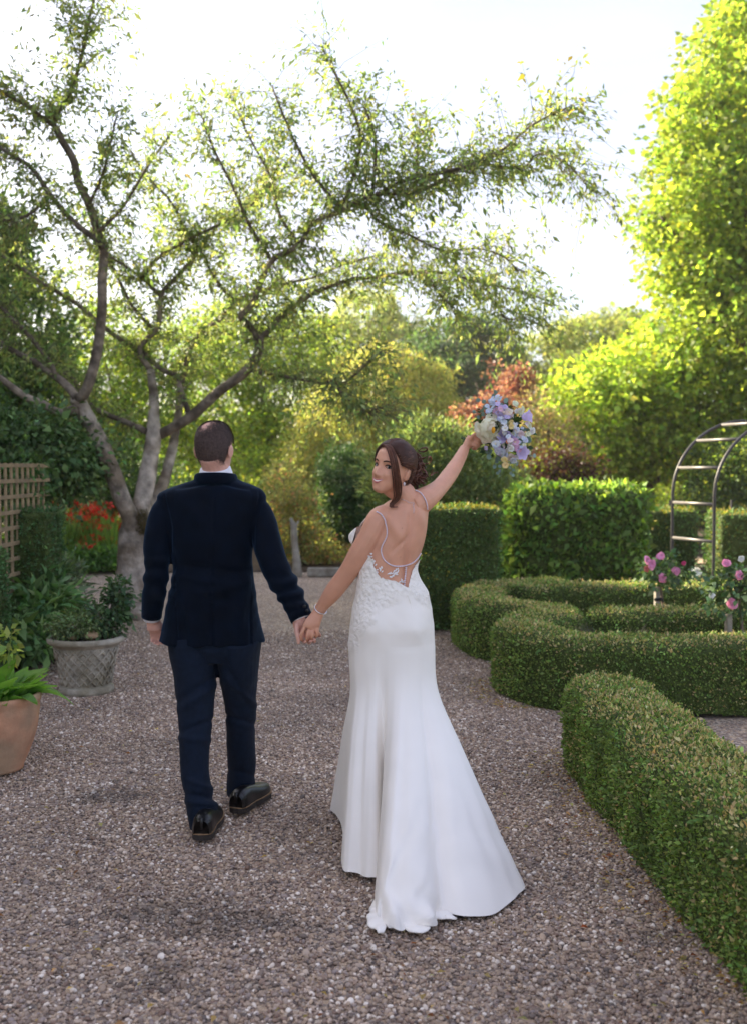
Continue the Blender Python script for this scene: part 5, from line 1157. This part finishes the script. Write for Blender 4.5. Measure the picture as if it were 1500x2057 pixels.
def bush(name, label, lobes, y, n, leaf, col, alt=None, palt=0, cat='plant', asp=.5, stem=None, z0=0.0, mat_=None, **kw):
    c = P(lobes[0][0], lobes[0][1], y); t = thing(name, (c[0], y, z0), label, cat)
    L3 = []
    for (u, v, dy, ru, rv, ry) in lobes:
        q = P(u, v, y + dy); s = (y + dy) / F; L3.append((q[0], q[1], q[2], ru * s, ry, rv * s))
    mb = MB()
    for l in L3:
        for k in range(3): mb.add(tube([(c[0] + rng.normal(0, .02), y + rng.normal(0, .02), z0), (c[0] * .5 + l[0] * .5 + rng.normal(0, .03), (y + l[1]) / 2, (z0 + l[2]) / 2), np.array(l[:3]) + rng.normal(0, .5, 3) * np.array(l[3:])], [.006, .005, .002], 5, 8))
    mb.build('stems', stem or TWIG, t, kind='stuff')
    v, f, cc = crown(L3, n, leaf, base=col, alt=alt, palt=palt, asp=asp, **kw)
    zz = v.reshape(-1, 4, 3)[:, :, 2].min(1) > z0 + .005; v = v.reshape(-1, 4, 3)[zz].reshape(-1, 3); cc = cc.reshape(-1, 4, 3)[zz].reshape(-1, 3)
    mk('foliage', v, np.arange(len(v)).reshape(-1, 4), mat_ or LEAFD, t, cc); return t
bush('shrub_rose', 'small dark leaved shrub growing up the right side of the stone urn', [(215, 1235, 0, 34, 38, .09), (235, 1205, 0, 22, 30, .06), (205, 1262, 0, 34, 16, .1), (238, 1180, 0, 12, 20, .04)], 7.44, 1100, .045, (.08, .14, .06), z0=.37, clump=.07, per=12)
bush('herb', 'low fine leaved green herb filling the left of the stone urn', [(150, 1258, 0, 46, 20, .14), (125, 1264, -.05, 28, 13, .1), (170, 1262, -.1, 30, 12, .08)], 7.4, 2200, .026, (.16, .22, .085), z0=.37, clump=.06, per=12)
# -------- trellis
WOOD = mat('trellis_wood', srgb(160, 138, 106), .85, .25, 14, .003, 80, col2=srgb(132, 114, 90))
t = thing('trellis', (-2.9, 8.4, 0), 'pale wooden square trellis panel at the left edge', 'trellis')
y0, y1, zt = 6.9, 9.3, 1.64
vs = mk('slat', *box((-2.9, y0, .05 + (zt - .05) / 2), (.014, .03, zt - .05)), WOOD, t, smooth=False)
for k in range(1, int((y1 - y0) / .135) + 1): share(vs, 'slat', (0, .135 * k, 0) + world_loc(t), t)
hs = mk('slat', *box((-2.884, (y0 + y1) / 2, .12), (.014, y1 - y0 + .03, .03)), WOOD, t, smooth=False)
for k in range(1, 13): share(hs, 'slat', np.array((0, 0, .125 * k)) + world_loc(t), t)
bush('climber', 'dark leafy climber spilling over the top of the trellis', [(40, 890, 0, 90, 45, .5), (110, 915, .3, 60, 55, .5), (20, 930, .2, 60, 50, .5), (70, 965, .6, 60, 40, .4), (155, 920, .6, 36, 45, .4), (120, 960, .5, 40, 32, .3), (-40, 880, 0, 70, 50, .5)], 10.4, 15000, .065, (.11, .185, .07), alt=(.18, .28, .1), palt=.25, cat='climber', asp=.6)
bush('climber', 'thin climbing shoots threading through the trellis squares', [(40, 960, 0, 40, 40, .2), (70, 940, .2, 30, 25, .2), (60, 1000, .1, 30, 40, .2)], 9.0, 420, .06, (.09, .17, .05), cat='climber', per=7, clump=.1)
# -------- border plants by the trellis
bush('border_plant', 'broad leaved green perennial at the foot of the yew block on the left', [(60, 1240, 0, 55, 50, .25), (30, 1270, -.2, 50, 40, .25), (95, 1215, .1, 40, 40, .2), (80, 1285, -.2, 45, 22, .2)], 8.35, 1900, .12, (.16, .27, .1), alt=(.2, .33, .12), palt=.3, asp=.35, per=10, clump=.12, droop=.1)
bush('border_plant', 'grey green feathery perennial right of the narrow yew block', [(120, 1160, 0, 34, 40, .2), (140, 1190, .1, 30, 36, .2), (110, 1210, 0, 40, 30, .2)], 9.2, 1500, .07, (.18, .25, .13), asp=.22, per=10, clump=.1, droop=-.3)
bush('border_plant', 'low mixed green perennial clump behind the stone urn', [(150, 1235, 0, 36, 22, .2), (110, 1245, .1, 36, 24, .2)], 9.1, 1200, .06, (.13, .2, .08), per=10, clump=.1)
# -------- red crocosmia
RED = srgb(232, 52, 34); GL = (.2, .33, .08)
spots = [(135, 1012, 16.6, 'leftmost red crocosmia clump, beside the yew block'), (160, 1020, 17.0, 'second red crocosmia clump from the left'), (185, 1010, 16.8, 'tallest red crocosmia clump in the middle of the bed'), (208, 1006, 17.1, 'red crocosmia clump just left of the cherry trunk'), (228, 1030, 16.5, 'short red crocosmia clump partly behind the cherry trunk'), (200, 1060, 16.3, 'front red crocosmia clump with low flowers')]
for u, v, y, lb in spots:
    g = np.array(((u - CX) * y / F, y, 0.)); top = P(u, v, y)[2]; t = thing('crocosmia', g, lb, 'flower', 'red crocosmia in the far bed')
    n = 130; a = rng.random(n) * 6.28; b0 = g + np.stack([np.cos(a), np.sin(a), 0 * a], 1) * (rng.random(n) * .14)[:, None]
    d = unit(np.stack([np.cos(a) * .32, np.sin(a) * .32, np.ones(n)], 1) + rng.normal(0, .10, (n, 3)))
    vv, f, cc = leaf_arrays(b0, d, unit(rng.normal(size=(n, 3))), top * (.55 + .4 * rng.random(n)), np.full(n, .035), leafcols(n, GL, .22)); mk('leaves', vv, f, LEAF, t, cc)
    for k in range(9):
        h = top * (.55 + .48 * rng.random()); tip = g + np.array((rng.normal(0, .2), rng.normal(0, .15), h)); md = g * .6 + tip * .4; md[2] = h * .6
        fl = MB(); S = tube([g, md, tip, tip + (.07, -.02, .03)], [.004, .004, .003, .002], 5, 10); fl.add(S, srgb(110, 130, 50))
        V0, F0, C0 = crown([(tip[0] + .03, tip[1], tip[2], .055, .04, .03)], 20, .052, per=10, clump=.042, base=RED, alt=srgb(240, 90, 50), palt=.3)
        fl.V.append(V0); fl.F += [tuple(int(i) + fl.n for i in q) for q in F0]; fl.n += len(V0); fl.C.append(C0)
        fl.build('flower_spray', PETAL, t)
bush('border_plant', 'low leafy green plants in front of the red crocosmia', [(150, 1125, 0, 30, 26, .3), (190, 1130, -.1, 34, 24, .3), (225, 1125, 0, 30, 28, .3)], 16.1, 1500, .085, (.15, .28, .08), per=12, clump=.14, mat_=LEAF)
# -------- metal rose arch
IRON = mat('dark_metal', srgb(62, 60, 62), .45, .15, 40, spec=.5, metal=.3)
a1 = np.array(((1350 - CX) * 11.4 / F, 11.4, 0)); a2 = np.array(((1434 - CX) * 10.72 / F, 10.72, 0)); ed = np.array((.97, .24, 0)); RR, ZS = .88, 1.30
t = thing('garden_arch', (a1 + a2) / 2, 'dark metal rose arch with flat rungs at the right edge', 'arch')
def hp(b, q):   # q: 0..1 up the post, 1..3 over the arc, 3..4 down
    if q < 1: return b + np.array((0, 0, ZS * q - .05 * (1 - q)))
    if q > 3: return b + ed * 2 * RR + np.array((0, 0, ZS * (4 - q)))
    a = PI * (1 - (q - 1) / 2); return b + ed * RR * (1 + math.cos(a)) + np.array((0, 0, ZS + .82 * math.sin(a)))
for b in (a1, a2): mk('hoop', *tube([hp(b, q) for q in np.concatenate([np.linspace(0, .98, 8), np.linspace(1, 3, 40), np.linspace(3.02, 4, 8)])], .0175, 10), IRON, t)
RUNG = mat('rung_metal', srgb(108, 104, 102), .45, .15, 40, spec=.5, metal=.3)
for q in (.28, .66, .945, 1.24, 1.52, 1.78, 2.05, 2.3, 2.55, 2.8, 3.06, 3.4, 3.75): mk('rung', *tube([hp(a1, q), hp(a2, q)], [(.017, .012)] * 2, 8), RUNG, t)
# -------- iron gate
t = thing('garden_gate', (5.1, 16.3, 0), 'black wrought iron gate with scrollwork between the clipped yews', 'gate')
GI = mat('wrought_iron', srgb(40, 38, 38), .6, .2, 40, metal=.2)
for x in (4.62, 5.58): mk('stile', *tube([(x, 16.3, 0), (x, 16.3, 1.1)], .02, 8), GI, t)
for z in (.1, .36, .52, .80, .92): mk('rail', *tube([(4.62, 16.3, z), (5.58, 16.3, z)], .013, 8), GI, t)
for k in range(1, 9):
    x = 4.62 + k * .1067; mk('bar', *tube([(x, 16.3, .05), (x, 16.3, .62 + .1 * (k % 2)), (x, 16.3, .66 + .1 * (k % 2)), (x, 16.3, .72 + .1 * (k % 2))], [.008, .008, .018, .002], 6), GI, t)
for k in range(6):
    a = np.linspace(0, 4 * PI, 40); rr = np.linspace(.075, .015, 40); cx = 4.72 + k * .155
    mk('scroll', *tube(np.stack([cx + np.cos(a) * rr * (1 if k % 2 else -1), 0 * a + 16.285, .66 + np.sin(a) * rr], 1), .007, 5), GI, t)
# -------- standard roses
def petals(c, r, col, n=14, axis=(0, -1, .3), open_=.9, var=.1, core=None, rings=3, ball=False, wide=1.0):
    """layered cupped petals round an axis; ball=True curls them inwards"""
    ax = unit(np.asarray(axis, float)); b1 = unit(np.cross(ax, (.3, .2, 1))); b2 = np.cross(ax, b1); mb = MB(); QS = (0, .25, .5, .75, 1)
    for k in range(rings):
        m = max(4, int(n * (1 - k * .18) / 2)) if rings > 1 else n; rr = r * (1 - k * .2) * (1 + rng.normal(0, .05))
        for i in range(m):
            a = 2 * PI * i / m + k * .6 + rng.normal(0, .16); o = unit(b1 * math.cos(a) + b2 * math.sin(a)); sd_ = np.cross(ax, o); V = []
            op = open_ * (1 - k * .26) + rng.normal(0, .12); ln = 1 + rng.normal(0, .12)
            for iq, q in enumerate(QS):
                if ball: g = PI * (.12 + (.52 + .10 * k + rng.normal(0, .01)) * q * ln); p = c + o * rr * math.sin(g) - ax * rr * .8 * math.cos(g)
                else: e = op * q; p = c + o * rr * ln * (.08 + math.sin(e) * q) + ax * rr * (q * math.cos(e) * .9 - .25 - .18 * max(0, q - .7))
                wv = rr * (.18, .5, .66, .62, .3)[iq] * wide
                for w_ in (-1, -.4, .4, 1): V.append(p + sd_ * wv * w_ - o * abs(w_) ** 2 * wv * .3 + ax * (.07 * rr * rng.normal() * q) + o * (.05 * rr * rng.normal() * q))
            F_ = [(i2 * 4 + j, i2 * 4 + j + 1, i2 * 4 + j + 5, i2 * 4 + j + 4) for i2 in range(4) for j in range(3)]
            mb.add((np.array(V), F_), leafcols(1, col, var, hue=.04)[0])
    if core is not None: mb.add(ellipsoid(c + ax * r * .05, (r * .2,) * 3, 8, 6), core)
    return mb
def rose_standard(label, y, stem_u, stake, lobes, roses, n, col, gp='standard roses in the parterre'):
    g = np.array(((stem_u - CX) * y / F, y, 0.)); t = thing('standard_rose', g, label, 'rose', gp)
    top = P(stem_u - 6, lobes[0][1] + 10, y)
    mk('stem', *tube([g, (g + top) / 2 + (.03, 0, 0), top], [.013, .012, .010], 8, 10), BARK, t)
    sx = (stake[0] - CX) * y / F; sz = P(stake[0], stake[1], y)[2]
    mk('stake', *box((sx, y - .03, sz / 2), (.04, .04, sz), .2, .004), SLEEPER, t, smooth=False)
    tz = P(stake[0], stake[2], y)[2]; mk('tie', *tube([(sx - .03, y - .06, tz), (sx + .03, y - .065, tz + .004), (g[0] + .01, y - .03, tz - .02), (g[0] + .015, y + .02, tz - .02)], [(.014, .006)] * 4, 8, 14, ref=(0, 0, 1)), mat('rubber_tie', srgb(30, 30, 32), .7), t)
    L3 = []
    for (u, v, ru, rv) in lobes:
        q = P(u, v, y + rng.normal(0, .04)); s = y / F; L3.append((q[0], q[1], q[2], ru * s, ru * s * .8, rv * s))
    br = MB()
    for l in L3: br.add(tube([top, (top + np.array(l[:3])) / 2 + rng.normal(0, .03, 3), np.array(l[:3]) + (0, 0, l[5] * .6)], [.008, .006, .003], 6, 8))
    br.build('branches', TWIG, t)
    v, f, c = crown(L3, n, .05, per=9, clump=.09, base=col, alt=(.13, .2, .07), palt=.3, shell=.3, asp=.62); mk('foliage', v, f, LEAFD, t, c)
    for (u, v_, r, cl) in roses:
        p = P(u, v_, y - .14); petals(p, r * 1.05 * y / F, cl, 14, (rng.normal(0, .35), -1, .25 + rng.normal(0, .2)), 1.4, .16, wide=1.15).build('rose_bloom', PETAL, t)
PINK = srgb(246, 158, 194); DPINK = srgb(214, 70, 120); WHITE = srgb(240, 238, 232)
rose_standard('standard rose with pink blooms in the middle of the parterre, tied to a stake', 9.1, 1329, (1319, 1178, 1203), [(1325, 1150, 34, 24), (1300, 1140, 24, 24), (1352, 1135, 26, 26), (1372, 1150, 26, 20), (1325, 1170, 30, 16)],
              [(1299, 1124, 8, PINK), (1308, 1134, 8.5, PINK), (1326, 1117, 8, PINK), (1357, 1146, 8.5, PINK), (1330, 1162, 8.5, PINK), (1298, 1143, 6, srgb(196, 110, 100)), (1372, 1131, 4, DPINK)], 520, (.1, .17, .075))
rose_standard('standard rose with pink blooms at the right edge, tied to a stake', 7.7, 1488, (1463, 1232, 1275), [(1465, 1180, 46, 34), (1440, 1205, 34, 26), (1500, 1160, 40, 40), (1480, 1215, 40, 24), (1520, 1200, 40, 40)],
              [(1457, 1131, 9, PINK), (1484, 1155, 9, PINK), (1470, 1214, 9.5, PINK), (1488, 1122, 6, WHITE), (1428, 1196, 6, WHITE)], 620, (.1, .17, .08))
bush('white_rose', 'thin rose bush with a white bloom in front of the gate', [(1400, 1170, 0, 40, 24, .2), (1425, 1190, 0, 34, 24, .2), (1380, 1185, 0, 30, 20, .2)], 10.6, 330, .05, (.07, .12, .05), per=8, clump=.09, cat='rose')
petals(P(1398, 1148, 10.5), .05, WHITE, 12).build('rose_bloom', PETAL, [o for o in COL.objects if o.name.startswith('white_rose')][0])
# lavender remnants inside the parterre
for u, y, lb in ((1090, 10.4, 'grey dry lavender tuft beside the rear box hedge'), (1222, 8.1, 'grey dry lavender tuft at the end of the middle box hedge')):
    x = (u - CX) * y / F; g = np.array((x, y - .1, .02)); t = thing('lavender', g, lb, 'plant', 'lavender tufts'); n = 320; a = rng.random(n) * 6.28
    d = unit(np.stack([np.cos(a) * .6, np.sin(a) * .6, np.ones(n)], 1)); b0 = g + np.stack([np.cos(a), np.sin(a), 0 * a], 1) * (.12 * rng.random(n))[:, None]
    v, f, c = leaf_arrays(b0, d, unit(rng.normal(size=(n, 3))), .34 + .14 * rng.random(n), np.full(n, .008), leafcols(n, srgb(140, 132, 118), .2)); mk('leaves', v, f, LEAFD, t, c)
# -------- bouquet
def bouquet():
    y = 4.86; s = y / F; hand = P(950, 884, 4.885)
    t = thing('bouquet', hand, 'loose bridal bouquet of lavender, blue, pink and cream flowers held up high', 'bouquet')
    cen = P(1010, 868, y)
    for k in range(9):
        e = P(930 + rng.normal(0, 3), 876 + k * 1.2, 4.95 - .005 * k); mk('stem', *tube([e, hand + rng.normal(0, .006, 3), cen + rng.normal(0, .03, 3)], .0028, 6, 10), mat('stem_green', srgb(52, 74, 44), .6) if k == 0 else bpy.data.materials['stem_green'], t)
    CREAM = srgb(252, 240, 212); LAV = srgb(216, 202, 242); BLUE = srgb(220, 228, 246); PK = srgb(242, 196, 222); PPK = srgb(246, 224, 228); YEL = srgb(250, 222, 156); GRN = srgb(236, 240, 206); PEACH = srgb(246, 226, 212)
    pe = petals(P(985, 861, y - .055), 25 * s, CREAM, 14, (.45, -1, -.05), .75, .05, rings=4, ball=True, wide=1.15).build('peony', PETAL, t)
    mk('stamens', *ellipsoid(P(990, 864, y - .10), (.009, .006, .015), 10, 8), mat('stamen', srgb(208, 150, 40), .8, .3, 200), pe)
    for du, dv, r in ((-24, 0, 13), (-10, 17, 14), (8, 19, 13), (2, -20, 13), (-18, 14, 11)): petals(P(985 + du, 861 + dv, y - .045), r * s, CREAM, 5, (du * .05, -1, -dv * .04), 1.0, .04, rings=1).build('petal', PETAL, pe)
    def bell(u, v, r, cl, ax):
        ax = unit(np.array(ax, float)); c = P(u, v, y - .06 + rng.normal(0, .012)); b1 = unit(np.cross(ax, (.2, .4, 1))); b2 = np.cross(ax, b1); V = []; sg = 20; R_ = r * s
        pr_ = [(.05, -.9), (.45, -.8), (.7, -.4), (.78, 0), (.9, .35), (1.15, .6)]
        for q, z in pr_:
            for j in range(sg):
                a = 2 * PI * j / sg; w_ = 1 + (.16 * math.cos(5 * a) if z > .3 else 0); V.append(c + (b1 * math.cos(a) + b2 * math.sin(a)) * q * R_ * w_ + ax * z * R_)
        Fq = [(i * sg + j, i * sg + (j + 1) % sg, (i + 1) * sg + (j + 1) % sg, (i + 1) * sg + j) for i in range(len(pr_) - 1) for j in range(sg)]
        mk('bell_flower', V, Fq, PETAL, t, np.tile(leafcols(1, cl, .05, hue=.03), (len(V), 1)))
    for u, v, r, ax in ((1057, 837, 11, (.8, -.5, .15)), (1012, 876, 12, (-.3, -1, -.1)), (1046, 909, 12, (.5, -.8, -.2)), (1006, 834, 11, (.1, -1, .4)), (1022, 880, 9, (.2, -1, -.5))): bell(u, v, r, LAV, ax)
    small = [(990, 802, 8, BLUE), (998, 800, 7, BLUE), (988, 811, 7, BLUE), (985, 824, 8, BLUE), (978, 824, 6, BLUE), (996, 822, 8, PK), (1004, 812, 8, LAV), (1018, 826, 11, PEACH), (1030, 815, 8, GRN), (1042, 828, 9, GRN), (1038, 824, 6, WHITE), (1023, 852, 8, YEL), (1030, 858, 9, WHITE), (1010, 848, 8, BLUE), (1015, 862, 8, WHITE),
             (1036, 866, 7, BLUE), (1045, 872, 8, PPK), (1062, 856, 8, GRN), (1068, 866, 8, WHITE), (1056, 874, 7, GRN), (1036, 894, 11, PK), (1024, 882, 6, srgb(240, 160, 80)), (996, 890, 9, BLUE), (1000, 902, 9, BLUE), (1022, 896, 9, WHITE), (1010, 908, 8, WHITE), (1012, 915, 8, BLUE), (1025, 918, 9, PEACH), (1060, 908, 7, GRN), (1030, 924, 8, BLUE), (1012, 930, 8, YEL), (978, 900, 5, LAV), (1000, 908, 6, LAV), (1052, 884, 7, BLUE), (1005, 840, 7, BLUE), (1018, 840, 7, LAV), (1026, 838, 6, PPK)]
    for u, v, r, cl in small:
        c = P(u, v, y - .045 - .03 * math.exp(-((u - 1015) / 40) ** 2 - ((v - 865) / 50) ** 2) + rng.normal(0, .010))
        ax0 = np.array(((u - 1010) * .012 + rng.normal(0, .3), -1, (868 - v) * .012 + rng.normal(0, .3)))
        if r >= 8 and rng.random() < .35: mb = petals(c, r * s, cl, 12, ax0, 1.05, .08, rings=3)
        else:
            mb = MB()
            for k in range(3):
                q = petals(c + rng.normal(0, .45, 3) * r * s, r * s * (.62 + .2 * rng.random()), cl, 5, ax0 + rng.normal(0, .35, 3), 1.25, .12, srgb(250, 240, 200) if rng.random() < .4 else None, rings=1, wide=1.25)
                Vq, Fq = q.get(); mb.V.append(Vq); mb.F += [tuple(i + mb.n for i in f) for f in Fq]; mb.n += len(Vq); mb.C += q.C
        mb.build('blossom', PETAL, t)
    for k in range(46):
        a = rng.random() * 6.28; q = math.sqrt(rng.random()); u, v = 1015 + math.cos(a) * 44 * q, 866 + math.sin(a) * 60 * q
        if math.hypot(u - 985, v - 861) < 27: continue
        cl = (WHITE, BLUE, LAV, PPK, GRN, BLUE)[k % 6]
        petals(P(u, v, y - .05 + rng.normal(0, .02)), (3.5 + 2 * rng.random()) * s, cl, 5, (rng.normal(0, .5), -1, rng.normal(0, .5)), 1.25, .1, rings=1, wide=1.2).build('floret', PETAL, t)
    EUC = leafmat('eucalyptus', .2, (1, 1, 1), .6)
    def sprig(p0, p1, n, r):
        a, b = P(*p0, y + .01), P(*p1, y - .01); mb = MB(); mb.add(tube([a, (a + b) / 2 + (0, -.01, .008), b], .0014, 5, 8), srgb(120, 134, 110))
        for i in range(n):
            q = (i + .6) / n; c = a * (1 - q) + b * q + rng.normal(0, .003, 3); d = unit(rng.normal(size=3) * np.array([1, .6, 1])); nm = unit(np.array((rng.normal(0, .4), -1, rng.normal(0, .4)))); sd_ = unit(np.cross(d, nm)); k = 8
            V = [c + d * r * s * (1 + math.cos(x)) + sd_ * r * s * .85 * math.sin(x) for x in np.linspace(0, 2 * PI, k, endpoint=False)]; mb.add((np.array(V), [tuple(range(k))]), leafcols(1, srgb(132, 158, 148), .15, hue=.04)[0])
        mb.build('eucalyptus_sprig', EUC, t)
    for p0, p1, n, r in (((995, 830), (990, 780), 7, 5), ((985, 830), (962, 802), 5, 5), ((985, 840), (946, 828), 4, 4.5), ((1000, 900), (992, 935), 8, 5), ((1010, 910), (1004, 955), 9, 4), ((1020, 915), (1028, 952), 8, 4), ((1035, 900), (1075, 920), 7, 4.5), ((990, 890), (980, 912), 6, 6), ((1040, 860), (1060, 895), 8, 6), ((1010, 830), (1012, 808), 5, 6), ((1020, 880), (1050, 880), 6, 6), ((990, 880), (1012, 925), 9, 6.5), ((1000, 845), (1040, 850), 7, 6), ((995, 915), (1040, 925), 8, 5.5)): sprig(p0, p1, n, r)
    v, f, c = crown([(cen[0], cen[1] + .03, cen[2], .10, .05, .13)], 420, .035, per=10, clump=.04, base=(.08, .14, .06), shell=.2); mk('greenery', v, f, LEAFD, t, c, kind='stuff')
bouquet()
# ================================================================== evening haze in the air
V, Fc = box((0, 65, 6.2), (310, 262, 15.0)); hz = mk('haze', V, Fc, None, smooth=False)
m = bpy.data.materials.new('haze'); m.use_nodes = True; t = m.node_tree; t.nodes.clear()
o = t.nodes.new('ShaderNodeOutputMaterial'); pv = t.nodes.new('ShaderNodeVolumePrincipled'); pv.inputs['Color'].default_value = (1, .97, .92, 1); pv.inputs['Density'].default_value = .0008; pv.inputs['Anisotropy'].default_value = .35
t.links.new(pv.outputs[0], o.inputs['Volume']); hz.data.materials.append(m)
tag(hz, 'pale warm evening haze in the air of the garden', 'haze', kind='stuff')
